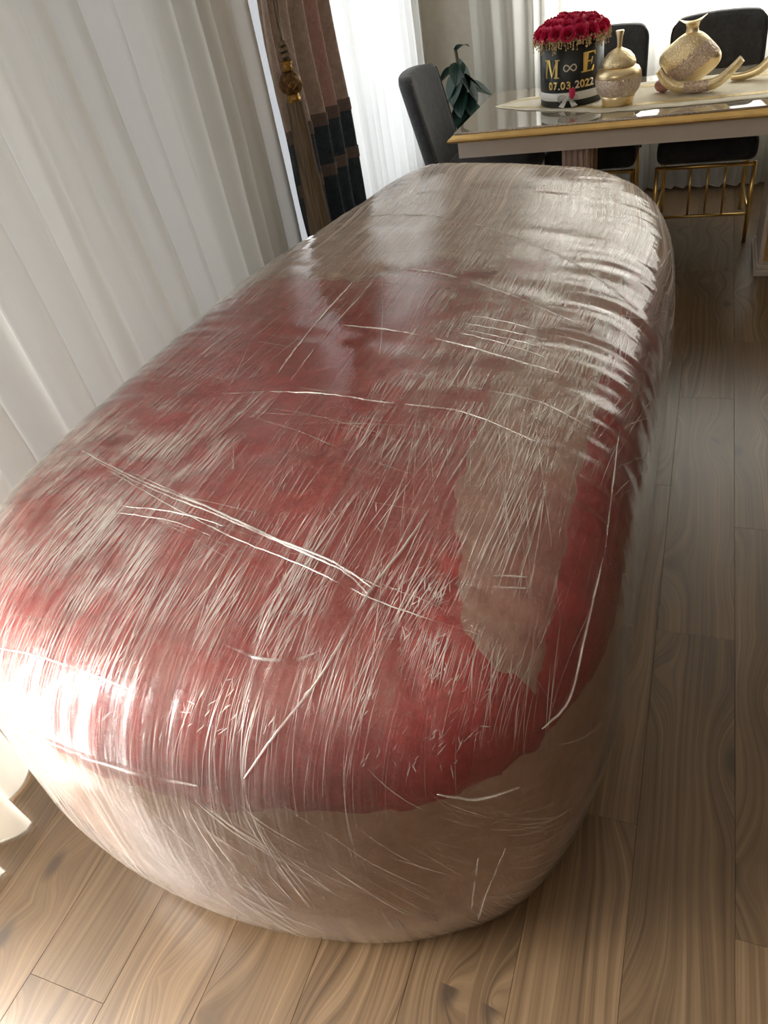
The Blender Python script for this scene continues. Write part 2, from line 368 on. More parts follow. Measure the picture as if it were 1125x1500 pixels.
# ------------------------------------------------------------------ room shell
XL, YF, XR, YB, ZC = -1.80, 5.55, 3.4, -2.6, 2.65
T = 0.16
floor = struct(box('floor', (XL, YB, -0.10), (XR, YF, -0.012), 'sub'))
pw, pl = 0.20, 1.26
pm = {}
def plank_mesh(length):
    key = round(length, 3)
    if key not in pm:
        bm = bmesh.new(); bx(bm, (-pw / 2 + 0.0002, -length / 2 + 0.0002, -0.012), (pw / 2 - 0.0002, length / 2 - 0.0002, 0.0), 0.0006, 1)
        me = bpy.data.meshes.new('plank'); bm.to_mesh(me); bm.free(); me.materials.append(M['wood']); pm[key] = me
    return pm[key]
offs = [0.0, 0.52, 0.97, 0.25, 0.78, 0.40]
i = 0
x = 0.008 + pw / 2 - 10 * pw
ci = 0
while x - pw / 2 < XR - 0.001:
    x0, x1 = x - pw / 2, x + pw / 2
    if x1 > XL + 0.01 and x0 >= XL - 0.001 and x1 <= XR + 0.001:
        y = 1.23 - offs[ci % 6] * pl - 4 * pl
        while y < YF:
            a, b = max(y, YB), min(y + pl, YF)
            if b - a > 0.05:
                o = bpy.data.objects.new('plank', plank_mesh(b - a)); o.location = (x, (a + b) / 2, 0); col.objects.link(o); o.parent = floor
            y += pl
    x += pw; ci += 1

def wall_with_hole(name, axis, pos, t, u0, u1, holes, mat='wall'):
    """axis 'x': wall plane at x=pos running along y; 'y': at y=pos running along x.  holes: (u0,u1,z0,z1)"""
    bm = bmesh.new()
    us = sorted({u0, u1} | {h[0] for h in holes} | {h[1] for h in holes})
    for a, b in zip(us[:-1], us[1:]):
        hs = [h for h in holes if h[0] <= a + 1e-6 and h[1] >= b - 1e-6]
        spans = [(0, ZC)] if not hs else [(0, hs[0][2]), (hs[0][3], ZC)]
        for z0, z1 in spans:
            if z1 - z0 < 1e-4: continue
            if axis == 'x': bx(bm, (min(pos, pos + t), a, z0), (max(pos, pos + t), b, z1))
            else: bx(bm, (a, min(pos, pos + t), z0), (b, max(pos, pos + t), z1))
    return struct(from_bm(name, bm, mat))
WD = (-1.05, 0.30, 0.04, 2.45); WA = (0.36, 2.72, 0.35, 2.45); WB = (3.14, 5.05, 0.35, 2.45); WC = (-1.0, 1.9, 0.80, 2.35)
wall_with_hole('wall_left', 'x', XL, -T, YB - T, YF + T, [WD, WA, WB])
wall_with_hole('wall_far', 'y', YF, T, XL, XR, [WC])
wall_with_hole('wall_right', 'x', XR, T, YB - T, YF + T, [], 'wall2')
wall_with_hole('wall_back', 'y', YB, -T, XL, XR, [], 'wall2')
struct(box('ceiling', (XL - T, YB - T, ZC), (XR + T, YF + T, ZC + 0.1), 'ceil'))
struct(box('baseboard_far', (XL, YF - 0.016, 0.0), (XR, YF, 0.13), 'skirt', bev=0.004))
struct(box('baseboard_right', (XR - 0.016, YB, 0.0), (XR, YF - 0.02, 0.09), 'skirt', bev=0.004))

def window(n, axis, pos, hole, splits):
    u0, u1, z0, z1 = hole; f = 0.06
    e = empty('window_%d' % n, (pos, (u0 + u1) / 2, z0) if axis == 'x' else ((u0 + u1) / 2, pos, z0)); struct(e)
    ox = Vector(e.location)
    def b(a0, a1, c0, c1, d0, d1):
        lo, hi = ((d0, a0, c0), (d1, a1, c1)) if axis == 'x' else ((a0, d0, c0), (a1, d1, c1))
        return [lo[i] - ox[i] for i in range(3)], [hi[i] - ox[i] for i in range(3)]
    dd = (pos - 0.035, pos + 0.035)
    bm = bmesh.new()
    for (a0, a1, c0, c1) in ((u0, u1, z0, z0 + f), (u0, u1, z1 - f, z1), (u0, u0 + f, z0 + f, z1 - f), (u1 - f, u1, z0 + f, z1 - f)):
        p, q = b(a0, a1, c0, c1, *dd); bx(bm, p, q)
    from_bm('window_frame', bm, 'pvc', e)
    us = [u0 + f] + [u0 + (u1 - u0) * s for s in splits] + [u1 - f]
    for s in us[1:-1]:
        p, q = b(s - 0.04, s + 0.04, z0 + f, z1 - f, *dd); box('mullion', p, q, 'pvc', e)
    for k in range(len(us) - 1):
        a0 = us[k] + (0.04 if k else 0); a1 = us[k + 1] - (0.04 if k < len(us) - 2 else 0)
        p, q = b(a0, a1, z0 + f, z1 - f, pos - 0.006, pos + 0.006); box('pane', p, q, 'pane', e)
window(1, 'x', XL - 0.08, WD, (0.5,)); window(2, 'x', XL - 0.08, WA, (0.33, 0.66)); window(3, 'x', XL - 0.08, WB, (0.5,)); window(4, 'y', YF + 0.08, WC, (0.27, 0.56, 0.8))

# ------------------------------------------------------------------ curtains
def curtain(name, axis, u0, u1, base, spacing, amp, mat, label, z0=0.012, z1=2.5, lean=0.0, flare=None, group=None, sgn=1, seed=0, hem=True, sharp=0.78):
    rnd = random.Random(seed); edges = [u0]
    while edges[-1] < u1: edges.append(edges[-1] + spacing * rnd.uniform(0.7, 1.35))
    prof = []
    for k in range(len(edges) - 1):
        a, b = edges[k], edges[k + 1]; am = amp * rnd.uniform(0.65, 1.2)
        for t in (0.0, 0.12, 0.28, 0.45, 0.62, sharp, sharp + 0.07, sharp + 0.14):
            if t <= sharp: f = -1 + 2 * sst(-0.15, sharp + 0.02, t)
            else: f = 1 - 2 * (t - sharp) / (1 - sharp) * 1.0
            prof.append((a + (b - a) * t, am * f))
    zs = [z0, z0 + 0.02, z0 + 0.05, 0.12, 0.2, 0.35, 0.5, 0.7, 0.9, 1.1, 1.3, 1.5, 1.7, 2.0, 2.3, z1]
    zs = sorted({z for z in zs if z0 <= z <= z1})
    vs, fs = [], []
    for z in zs:
        for (u, d) in prof:
            fl = flare(u, z) if flare else 0.0
            k = 1.0 + 0.35 * (1 - z / z1) + (1.2 * fl / 0.1 if fl > 0 else 0)
            dd = base + sgn * (d * k + lean * (1 - z) * (1 - sst(2.0, 2.7, u)) + fl) + 0.008 * nz(u * 6, z * 1.5, seed)
            uu = u + 0.012 * nz(u * 3, z * 2, seed + 5)
            vs.append((dd, uu, z) if axis == 'x' else (uu, dd, z))
    n = len(prof)
    for r in range(len(zs) - 1):
        for k in range(n - 1): fs.append((r * n + k, r * n + k + 1, (r + 1) * n + k + 1, (r + 1) * n + k))
    if axis == 'x': org = (base, (u0 + u1) / 2, 0)
    else: org = ((u0 + u1) / 2, base, 0)
    e = empty(name, org); o = Vector(org)
    mesh('curtain_cloth', [Vector(v) - o for v in vs], fs, mat, e)
    if hem:
        pts = [Vector(v) - o for v in vs[:n]]
        tube('weighted_hem', pts, 0.0035, 'hem', e, 5)
    tag(e, label, 'curtain', group); return e
def flareA(u, z): return 0.125 * (1 - sst(0.50, 0.70, u)) * (1 - sst(0.0, 1.1, z))
curtain('sheer_curtain', 'x', 0.10, 2.93, -1.665, 0.118, 0.020, 'sheer', 'cream sheer curtain in long straight pleats hanging beside the wrapped bundle', lean=0.07, flare=flareA, seed=3)
curtain('sheer_curtain', 'x', 3.50, 5.12, -1.70, 0.105, 0.026, 'sheer_white', 'bright white sheer curtain between the striped drape and the room corner', lean=0.0, seed=11)
curtain('sheer_curtain', 'y', -1.44, 2.3, 5.40, 0.10, 0.028, 'sheer_white', 'white sheer curtain hanging behind the dining table', sgn=-1, seed=23)

# drape with navy border, tied back with a tassel
dr = empty('window_drape', (-1.55, 3.28, 0))
def drape_pt(s, z, off=0.0):
    y0 = 2.93 + 0.10 * sst(1.35, 0.6, z) * 0 + 0.03 * nz(z * 2)
    y0 += 0.05 * sst(1.15, 1.6, z); y1 = 3.60
    t = s
    f = 0.028 * math.sin(2 * PI * (4.6 * t + 0.25 * nz(t * 3, z * 0.8))) + 0.014 * math.sin(2 * PI * 9.7 * t + 1.3 + z)
    return Vector((-1.578 + f + off - 0.02 * sst(0.9, 1.5, z), y0 + (y1 - y0) * t, z)) - Vector(dr.location)
def drape_part(name, mat, z0, z1, off=0.0, s0=0.0, s1=1.0, nzs=18):
    ns = 110; vs, fs = [], []
    for r in range(nzs + 1):
        for k in range(ns + 1): vs.append(drape_pt(s0 + (s1 - s0) * k / ns, z0 + (z1 - z0) * r / nzs, off))
    for r in range(nzs):
        for k in range(ns): a = r * (ns + 1) + k; fs.append((a, a + 1, a + ns + 2, a + ns + 1))
    return mesh(name, vs, fs, mat, dr)
drape_part('beige_cloth', 'drape', 1.03, 2.5, s0=0.0, s1=0.56); drape_part('rose_cloth', 'drape_pink', 1.03, 2.5, s0=0.56, s1=0.74); drape_part('beige_cloth', 'drape', 1.03, 2.5, s0=0.74, s1=1.0)
drape_part('navy_border', 'navy', 0.015, 1.03)
drape_part('braid_trim', 'braid', 1.005, 1.055, 0.004, nzs=3); drape_part('braid_trim', 'braid', 0.80, 0.85, 0.004, nzs=3)
tag(dr, 'beige and rose window drape with navy lower border and brown braid bands', 'curtain')

tx, ty = -1.505, 2.93
ts = empty('tieback_tassel', (tx, ty, 0.0))
sk = 28; vs, fs = [], []
for r in range(15):
    z = 1.165 - 0.62 * r / 14
    for k in range(sk * 2):
        a = 2 * PI * k / (sk * 2); rr = (0.030 + 0.020 * r / 14) * (1 + (0.07 if k % 2 else -0.05)); vs.append((rr * math.cos(a), rr * math.sin(a), z))
for r in range(14):
    for k in range(sk * 2): j = (k + 1) % (sk * 2); fs.append((r * sk * 2 + k, r * sk * 2 + j, (r + 1) * sk * 2 + j, (r + 1) * sk * 2 + k))
mesh('fringe_skirt', vs, fs, 'fringe', ts)
lathe('lower_collar', [(0.024, 1.155), (0.028, 1.158), (0.029, 1.175), (0.024, 1.185), (0.025, 1.192)], 'antique', ts, 28)
lathe('bead', [(0.018, 1.188), (0.034, 1.200), (0.044, 1.222), (0.043, 1.240), (0.032, 1.258), (0.020, 1.268)], 'bronze', ts, 32)
for q in range(10):
    for sg in (1, -1):
        pts = []
        for k in range(9):
            t = k / 8; z = 1.194 + 0.066 * t; r = 0.0225 + 0.0225 * math.sin(PI * (0.12 + 0.80 * t)); a = 2 * PI * q / 10 + sg * t * 1.3; pts.append((r * math.cos(a), r * math.sin(a), z))
        tube('lattice_wire', pts, 0.0014, 'antique', ts, 4)
lathe('upper_collar', [(0.018, 1.266), (0.021, 1.272), (0.017, 1.285), (0.023, 1.296), (0.023, 1.300), (0.012, 1.304)], 'antique', ts, 28)
knot = []
for k in range(40):
    a = k / 40 * 2 * PI * 3; knot.append((0.014 * math.cos(a), 0.012 * math.sin(a), 1.305 + 0.06 * k / 40))
tube('knot', knot, 0.008, 'fringe', ts, 7)
tube('cord', smooth_path([(0, 0, 1.36), (0.0, 0.012, 1.45), (0.005, 0.035, 1.60), (-0.03, 0.05, 1.80)], 8), 0.0055, 'fringe', ts)
tube('cord', smooth_path([(0, 0, 1.36), (0.004, -0.008, 1.45), (0.003, 0.005, 1.60), (-0.03, 0.02, 1.80)], 8), 0.0055, 'fringe', ts)
tag(ts, 'long brown tassel with bronze lattice bead hanging before the drape', 'tassel')

# ------------------------------------------------------------------ the wrapped bundle
OUT = [(-.78, .445), (-.5, .475), (-.32, .545), (-.185, .65), (-.105, .82), (-.07, 1.05), (-.06, 1.6), (-.052, 2.2), (-.058, 2.6), (-.10, 2.93), (-.19, 3.17), (-.34, 3.34),
       (-.6, 3.46), (-.85, 3.54), (-1.08, 3.58), (-1.25, 3.52), (-1.36, 3.34), (-1.42, 3.0), (-1.475, 2.5), (-1.505, 2.0), (-1.515, 1.4), (-1.505, 1.08), (-1.445, .80), (-1.31, .61), (-1.09, .49)]
def closed_spline(pts, n):
    P = [Vector((p[0], p[1], 0)) for p in pts]; m = len(P); dense = []
    for i in range(m):
        p0, p1, p2, p3 = P[i - 1], P[i], P[(i + 1) % m], P[(i + 2) % m]
        for k in range(40):
            t = k / 40; dense.append(0.5 * ((2 * p1) + (p2 - p0) * t + (2 * p0 - 5 * p1 + 4 * p2 - p3) * t * t + (3 * p1 - p0 - 3 * p2 + p3) * t ** 3))
    ln = [0]
    for i in range(len(dense)): ln.append(ln[-1] + (dense[(i + 1) % len(dense)] - dense[i]).length)
    tot = ln[-1]; out = []; j = 0
    for k in range(n):
        s = tot * k / n
        while ln[j + 1] < s: j += 1
        f = (s - ln[j]) / (ln[j + 1] - ln[j]); out.append(dense[j].lerp(dense[(j + 1) % len(dense)], f))
    return out, tot
NP = 640
ring0, PER = closed_spline(OUT, NP)
nrm = []
for i in range(NP):
    t = ring0[(i + 2) % NP] - ring0[i - 2]; nrm.append(Vector((t.y, -t.x, 0)).normalized())
# centre spine used to fill the top
def spine(p): return Vector((-0.775 + 0.0 * p.y, max(1.12, min(2.92, p.y)), 0))
PROF = [(0.050, 0.004), (0.030, 0.03), (0.014, 0.08), (0.004, 0.16), (0.0, 0.26), (0.0, 0.36), (0.002, 0.45), (0.006, 0.52), (0.012, 0.575), (0.024, 0.625), (0.044, 0.665), (0.074, 0.700), (0.115, 0.728), (0.165, 0.748), (0.22, 0.762)]
def prof_eval(u):      # u in 0..1 over PROF
    f = u * (len(PROF) - 1); i = min(int(f), len(PROF) - 2); t = f - i
    p0, p1, p2, p3 = PROF[max(i - 1, 0)], PROF[i], PROF[i + 1], PROF[min(i + 2, len(PROF) - 1)]
    return tuple(0.5 * (2 * p1[k] + (p2[k] - p0[k]) * t + (2 * p0[k] - 5 * p1[k] + 4 * p2[k] - p3[k]) * t * t + (3 * p1[k] - p0[k] - 3 * p2[k] + p3[k]) * t ** 3) for k in (0, 1))
NS, NT = 78, 62
BO = Vector((-0.775, 2.0, 0))
def bundle_grid(lump=1.0, wrinkle=1.0, extra=0.0):
    V = []
    for k in range(NS + NT):
        row = []
        for i in range(NP):
            base = ring0[i]; n = nrm[i]
            if k < NS:
                ins, z = prof_eval(k / (NS - 1)); p = base - n * ins; side = 1.0; edge = sst(0.45, 0.72, z)
            else:
                t = (k - NS + 1) / NT
                ins, z = PROF[-1]; q = base - n * ins; sp = spine(q); p = q.lerp(sp, t * 0.999); z = z + 0.036 * (1 - (1 - t) ** 2); edge = 1 - sst(0, 0.25, t)
            z += sst(0.3, 0.72, z) * (0.045 * sst(-0.9, -1.4, p.x) * (1 - sst(2.0, 3.2, p.y)))
            P = Vector((p.x, p.y, z))
            amp = 0.012 * lump * sst(0.0, 0.25, z)
            d = amp * nz(p.x * 3.1, p.y * 2.3, z * 3.0) + 0.006 * lump * nz(p.x * 9, p.y * 7, z * 8 + 4) * sst(0.0, 0.2, z)
            s = i / NP * PER
            d += wrinkle * edge * (0.0045 * nz(s * 22, z * 4, 1.0) + 0.003 * nz(s * 55, z * 5, 2.0))
            # soft transverse troughs where the film is pulled tight across the top
            if z > 0.6:
                for yc, sk_, dep in ((2.86, 0.16, .006), (2.46, .18, .007), (2.05, .20, .007), (1.62, .14, .006), (1.12, -0.35, .008)):
                    dist = (p.y - yc) + sk_ * (p.x + 0.775); d -= lump * dep * math.exp(-(dist / 0.035) ** 2)
            nn = (n * (1 - sst(0.62, 0.75, z)) + Vector((0, 0, 1)) * sst(0.55, 0.74, z)).normalized()
            row.append(P + nn * (d + extra * (0.15 + 0.85 * sst(0.0, 0.3, z))))
        V.append(row)
    return V
GRID = bundle_grid()
def grid_faces(R): return [(r * NP + i, r * NP + (i + 1) % NP, (r + 1) * NP + (i + 1) % NP, (r + 1) * NP + i) for r in range(R - 1) for i in range(NP)]
R = NS + NT
flat = [v for row in GRID for v in row]
FACES = grid_faces(R)
bundle = empty('wrapped_bundle', BO)
tag(bundle, 'long rounded padded furniture piece in red and beige velvet wrapped in clear stretch film', 'wrapped bundle')
keep = [f for f in FACES if flat[f[0]].z < 0.70]
used = sorted({i for f in keep for i in f}); idx = {v: k for k, v in enumerate(used)}
core_o = mesh('padded_base', [flat[i] - BO for i in used], [tuple(idx[i] for i in f) for f in keep] + [tuple(reversed(range(NP)))], 'base', bundle)
core_o['label'] = 'beige velvet padded lower body'
# vertex normals of the grid for the layers on top
def vnormals(G):
    res = []
    for k in range(R):
        for i in range(NP):
            a = G[k][(i + 1) % NP] - G[k][i - 1]; b = G[min(k + 1, R - 1)][i] - G[max(k - 1, 0)][i]
            n = a.cross(b); res.append(n.normalized() if n.length > 1e-10 else Vector((0, 0, 1)))
    return res
VN = vnormals(GRID)
def layer(name, func, off, edge, mat):
    """the part of the bundle surface where func > 0, raised by off, its border rolled down to the surface"""
    F = [func(v) for v in flat]; vs, fs, cache = [], [], {}
    def vert(i):
        if ('v', i) not in cache:
            cache[('v', i)] = len(vs); vs.append(flat[i] + VN[i] * (off * (0.15 + 0.85 * sst(0, edge, F[i]))) - BO)
        return cache[('v', i)]
    def cut(i, j):
        key = (min(i, j), max(i, j))
        if key not in cache:
            t = F[i] / (F[i] - F[j]); cache[key] = len(vs); vs.append(flat[i].lerp(flat[j], t) + VN[i].lerp(VN[j], t) * (-0.002) - BO)
        return cache[key]
    for f in FACES:
        s = [F[i] > 0 for i in f]
        if not any(s): continue
        if all(s): fs.append(tuple(vert(i) for i in f)); continue
        poly = []
        for a in range(4):
            i, j = f[a], f[(a + 1) % 4]
            if s[a]: poly.append(vert(i))
            if s[a] != s[(a + 1) % 4]: poly.append(cut(i, j))
        if len(poly) > 2: fs.append(tuple(poly))
    return mesh(name, vs, fs, mat, bundle)
def f_red(v):
    front = 1 - sst(0.6, 1.1, v.y); right = sst(-0.35, -0.10, v.x)
    zb = 0.50 + 0.065 * front + 0.02 * right * (1 - front) + 0.035 * nz(v.x * 5, v.y * 4, 3) + 0.012 * nz(v.x * 22, v.y * 22, 9)
    return v.z - zb
def rag(v, a=0.03): return a * nz(v.x * 6, v.y * 5, 7) + a * 0.5 * nz(v.x * 19, v.y * 17, 2) + a * 0.25 * nz(v.x * 60, v.y * 55, 5)
def lim_right(v): return -0.158 - v.x + 0.5 * rag(v) + 0.07 * sst(2.2, 2.9, v.y)
def f_cream(v):
    if v.z < 0.5: return -0.05
    d = (v.y - 2.12 - 0.22 * (v.x + 0.8)) + 3.5 * rag(v)
    return min(d, lim_right(v) if v.y < 3.2 else 1)
def f_strip(v):
    if v.z < 0.5 or v.y > 2.6: return -0.05
    r = rag(v, 0.02)
    return min(v.x + 0.40 - 0.10 * sst(1.1, 0.7, v.y) + 1.6 * r, v.y - 0.73 - r * 1.5 - 0.35 * max(0, -0.22 - v.x), lim_right(v))
red_o = layer('red_cover', f_red, 0.010, 0.03, 'red'); red_o['label'] = 'red crushed velvet cover laid over the top'
st_o = layer('rose_beige_cloth', f_strip, 0.014, 0.02, 'rosecloth'); st_o['label'] = 'rose beige cloth strip along one long edge'
cream_o = layer('cream_cloth', f_cream, 0.017, 0.02, 'cream'); cream_o['label'] = 'pinkish cream cloth over the far end'

FG = bundle_grid(0.36, 0.8, 0.023)
FLAT = [v for row in FG for v in row]
for v in FLAT: v.z = max(v.z, 0.004)
film = mesh('film_wrap', [v - BO for v in FLAT], FACES, 'film', bundle); film['label'] = 'clear stretch film with white streaks'
bvh = BVHTree.FromPolygons(FLAT, FACES)
def on_film(px, py):
    d = ray(px, py).normalized(); h, n, i, dist = bvh.ray_cast(CAM, d); return (h, n) if h else (None, None)
def px_path(pts, n=8, jit=0.6):
    dense = smooth_path([(a, b, 0) for a, b in pts], n); res = []
    for q in dense:
        h, nn = on_film(q.x + random.uniform(-jit, jit), q.y + random.uniform(-jit, jit))
        if h: res.append(h + nn * 0.002)
    return res
ROPES_GLINTS = [([(530, 318), (600, 315), (680, 325), (760, 350), (840, 385), (900, 425), (935, 455)], .0032),
 ([(505, 388), (580, 392), (660, 405), (740, 430), (800, 455), (842, 472)], .0028),
 ([(505, 477), (590, 487), (680, 507), (760, 530), (822, 548)], .0026),
 ([(690, 463), (750, 474), (802, 490)], .0016), ([(680, 474), (750, 487), (812, 501)], .0018), ([(686, 485), (750, 498), (818, 516)], .0016), ([(655, 483), (740, 505), (800, 525)], .0016),
 ([(300, 578), (400, 575), (480, 578), (560, 590), (680, 605), (785, 648)], .0020), ([(690, 568), (790, 590), (865, 628)], .0014),
 ([(118, 660), (200, 702), (300, 742), (400, 788), (490, 825), (545, 862)], .0026), ([(140, 676), (220, 716), (320, 756), (420, 800), (500, 836), (540, 872)], .0020),
 ([(190, 692), (262, 724), (350, 764), (450, 812), (560, 862)], .0018), ([(160, 690), (250, 742), (350, 792), (450, 832), (560, 884), (700, 930)], .0016), ([(180, 742), (260, 752), (330, 772)], .0018), ([(172, 752), (250, 764), (310, 786)], .0014),
 ([(800, 470), (700, 640), (600, 790), (540, 870), (470, 990), (400, 1080), (358, 1140)], .0024), ([(520, 410), (450, 490), (380, 580), (310, 645)], .0026), ([(545, 415), (470, 500), (400, 590), (340, 650)], .0014),
 ([(760, 470), (690, 600), (620, 740)], .0018), ([(905, 400), (830, 560), (760, 640)], .0016), ([(886, 800), (856, 929), (832, 1025), (793, 1067)], .0026), ([(640, 1162), (700, 1170), (760, 1152)], .0024),  # the last one is the highlight on a front fold, drawn as a strand
 ([(120, 1108), (200, 1132), (290, 1150)], .0030), ([(716, 844), (771, 846)], .0018), ([(722, 860), (770, 863)], .0018),  # the two shortest are glints of light, drawn as white strands
 ([(330, 945), (380, 965), (430, 968), (460, 958)], .0034), ([(0, 950), (60, 962), (140, 990), (190, 1010)], .0024), ([(700, 1255), (690, 1330)], .0014), ([(740, 1240), (715, 1300), (700, 1345)], .0016),
 ([(870, 430), (905, 460), (960, 470)], .0016), ([(965, 395), (985, 360), (988, 345)], .0022), ([(905, 640), (893, 740), (886, 800)], .0020)]
for pts, r in ROPES_GLINTS:
    P = px_path(pts)
    if len(P) > 3: tube('film_rope_glint', [p - BO for p in P], (lambda t, r=r: r * (0.35 + 0.65 * math.sin(PI * min(1, max(0, t))) ** 0.5)), 'strand', film, 5)
# countless fine drawn hairs of film, plus painted glints of light: one part
rh = random.Random(5); hv, hf = [], []
def surf(x, y):
    h, n, i, d = bvh.ray_cast(Vector((x, y, 2)), Vector((0, 0, -1))); return (h, n) if h else (None, None)
def hair(x, y, ang, ln, wd, step=0.022):
    dx, dy = math.sin(ang), math.cos(ang); pts = []; m = max(3, int(ln / step)); c = rh.uniform(-0.12, 0.12)
    for k in range(m + 1):
        s = ln * k / m; xx = x + dx * s + c * s * s; yy = y + dy * s
        h, n = surf(xx, yy)
        if h is None or h.z < 0.42: break
        pts.append((h + n * 0.0022, n))
    if len(pts) < 3: return
    b0 = len(hv)
    for k, (p, n) in enumerate(pts):
        t = (pts[min(k + 1, len(pts) - 1)][0] - pts[max(k - 1, 0)][0]); s = t.cross(n); s = s.normalized() if s.length > 1e-9 else Vector((1, 0, 0))
        ww = wd * (0.25 + 0.75 * math.sin(PI * k / (len(pts) - 1)))
        hv.append(p + s * ww - BO); hv.append(p - s * ww - BO)
    for k in range(len(pts) - 1): a = b0 + 2 * k; hf.append((a, a + 1, a + 3, a + 2))
W1 = (0.0002, 0.0003, 0.0004, 0.0007)
for c in range(150):          # fans drawn along the length
    cx, cy = rh.uniform(-1.42, -0.12), rh.uniform(0.5, 3.1); ang0 = rh.gauss(0.02, 0.10)
    if -1.15 < cx < -0.62 and 0.85 < cy < 1.95: continue
    for k in range(rh.randint(10, 30)): hair(cx + rh.gauss(0, 0.07), cy + rh.gauss(0, 0.12), ang0 + rh.gauss(0, 0.03), rh.uniform(0.15, 0.85), rh.choice(W1))
for k in range(900): hair(rh.uniform(-0.66, -0.18), rh.uniform(1.0, 2.7), rh.gauss(0.05, 0.05), rh.uniform(0.2, 0.9), rh.choice(W1))
for k in range(1000): hair(rh.uniform(-1.40, -0.14), rh.uniform(0.43, 0.74), rh.gauss(0.05, 0.11), rh.uniform(0.05, 0.26), rh.choice(W1), 0.01)
for k in range(700): hair(rh.uniform(-1.42, -0.90), rh.uniform(0.6, 1.1), rh.gauss(0.05, 0.07), rh.uniform(0.1, 0.45), rh.choice(W1))
for k in range(700): hair(rh.uniform(-1.35, -0.1), rh.uniform(2.5, 3.45), rh.gauss(-0.05, 0.15), rh.uniform(0.1, 0.5), rh.choice(W1))
for k in range(160): hair(rh.uniform(-1.4, -0.5), rh.uniform(0.8, 3.2), rh.gauss(1.75, 0.12), rh.uniform(0.1, 0.5), rh.choice(W1))
def side_hair(x, z, ang, ln, wd):      # on the upright near end
    pts = []; m = max(3, int(ln / 0.02))
    for k in range(m + 1):
        s = ln * k / m; h, n, i, d = bvh.ray_cast(Vector((x + math.sin(ang) * s, -0.6, z - math.cos(ang) * s)), Vector((0, 1, 0)))
        if h is None or h.z < 0.02 or h.y > 1.2: break
        pts.append((h + n * 0.002, n))
    if len(pts) < 3: return
    b0 = len(hv)
    for k, (p, n) in enumerate(pts):
        t = (pts[min(k + 1, len(pts) - 1)][0] - pts[max(k - 1, 0)][0]); s = t.cross(n).normalized(); ww = wd * (0.25 + 0.75 * math.sin(PI * k / (len(pts) - 1)))
        hv.append(p + s * ww - BO); hv.append(p - s * ww - BO)
    for k in range(len(pts) - 1): a = b0 + 2 * k; hf.append((a, a + 1, a + 3, a + 2))
for c in range(22):
    cx, cz = rh.uniform(-1.25, -0.15), rh.uniform(0.25, 0.62); a0 = rh.choice((0.72, 0.62, 0.55, 0.15)) + rh.gauss(0, 0.06)
    for k in range(rh.randint(4, 12)): side_hair(cx + rh.gauss(0, 0.05), cz + rh.gauss(0, 0.05), a0 + rh.gauss(0, 0.03), rh.uniform(0.1, 0.4), rh.choice(W1))
def px_glint(px, py, ang, ln, wd):       # glint of light on crumpled film, drawn as a short white ribbon
    P = [];
    for k in range(7):
        h, n = on_film(px + math.sin(ang) * ln * k / 6 + rh.uniform(-0.7, 0.7), py + math.cos(ang) * ln * k / 6)
        if h: P.append((h + n * 0.003, n))
    if len(P) < 4: return
    b0 = len(hv)
    for k, (p, n) in enumerate(P):
        t = P[min(k + 1, len(P) - 1)][0] - P[max(k - 1, 0)][0]; q = t.cross(n); q = q.normalized() if q.length > 1e-9 else Vector((1, 0, 0)); ww = wd * (0.2 + 0.8 * math.sin(PI * k / (len(P) - 1)))
        hv.append(p + q * ww - BO); hv.append(p - q * ww - BO)
    for k in range(len(P) - 1): a = b0 + 2 * k; hf.append((a, a + 1, a + 3, a + 2))
for (x0_, y0_, x1_, y1_, cnt) in ((570, 830, 660, 1010, 70), (680, 830, 730, 920, 30), (390, 940, 470, 985, 30), (520, 1000, 720, 1120, 90), (250, 620, 560, 780, 90), (300, 760, 560, 900, 60), (120, 960, 460, 1080, 120), (640, 850, 800, 1000, 50)):
    for k in range(cnt): px_glint(rh.uniform(x0_, x1_), rh.uniform(y0_, y1_), rh.gauss(-0.5, 0.5), rh.uniform(6, 22), rh.choice((0.0004, 0.0006, 0.0009)))
hs = mesh('film_hairs_glints', hv, hf, 'hair', film); hs['kind'] = 'stuff'

# ------------------------------------------------------------------ dining table
TX0, TX1, TY0, TY1, TZ = -1.215, 1.0, 3.935, 4.905, 0.77
tc = Vector(((TX0 + TX1) / 2, (TY0 + TY1) / 2, 0))
tb = empty('dining_table', tc)
def tloc(p): return tuple(p[i] - tc[i] for i in range(3))
def rect_ring(name, prof, mat):
    """moulding swept round the table: prof = (inset, z)"""
    vs, fs = [], []; m = len(prof)
    for ins, z in prof:
        for x_, y_ in ((TX0 + ins, TY0 + ins), (TX1 - ins, TY0 + ins), (TX1 - ins, TY1 - ins), (TX0 + ins, TY1 - ins)): vs.append(tloc((x_, y_, z)))
    for k in range(m):
        k2 = (k + 1) % m
        for i in range(4): j = (i + 1) % 4; fs.append((k * 4 + i, k * 4 + j, k2 * 4 + j, k2 * 4 + i))
    return mesh(name, vs, fs, mat, tb, smooth=False)
rect_ring('gold_edge', [(0.055, 0.722), (0.028, 0.722), (0.004, 0.730), (0.0, 0.737), (0.006, 0.745), (0.030, 0.7595), (0.055, 0.7595)], 'goldpaint')
box('table_board', tloc((TX0 + 0.05, TY0 + 0.05, 0.724)), tloc((TX1 - 0.05, TY1 - 0.05, 0.7598)), 'lacquer', tb)
gt = box('glass_top', tloc((TX0 + 0.032, TY0 + 0.032, 0.7602)), tloc((TX1 - 0.032, TY1 - 0.032, TZ)), 'glass_top', tb, bev=0.0015, seg=1); gt['label'] = 'mirror-glossy glass table top'
rect_ring('apron', [(0.07, 0.645), (0.045, 0.645), (0.045, 0.7225), (0.07, 0.7225)], 'lacquer')
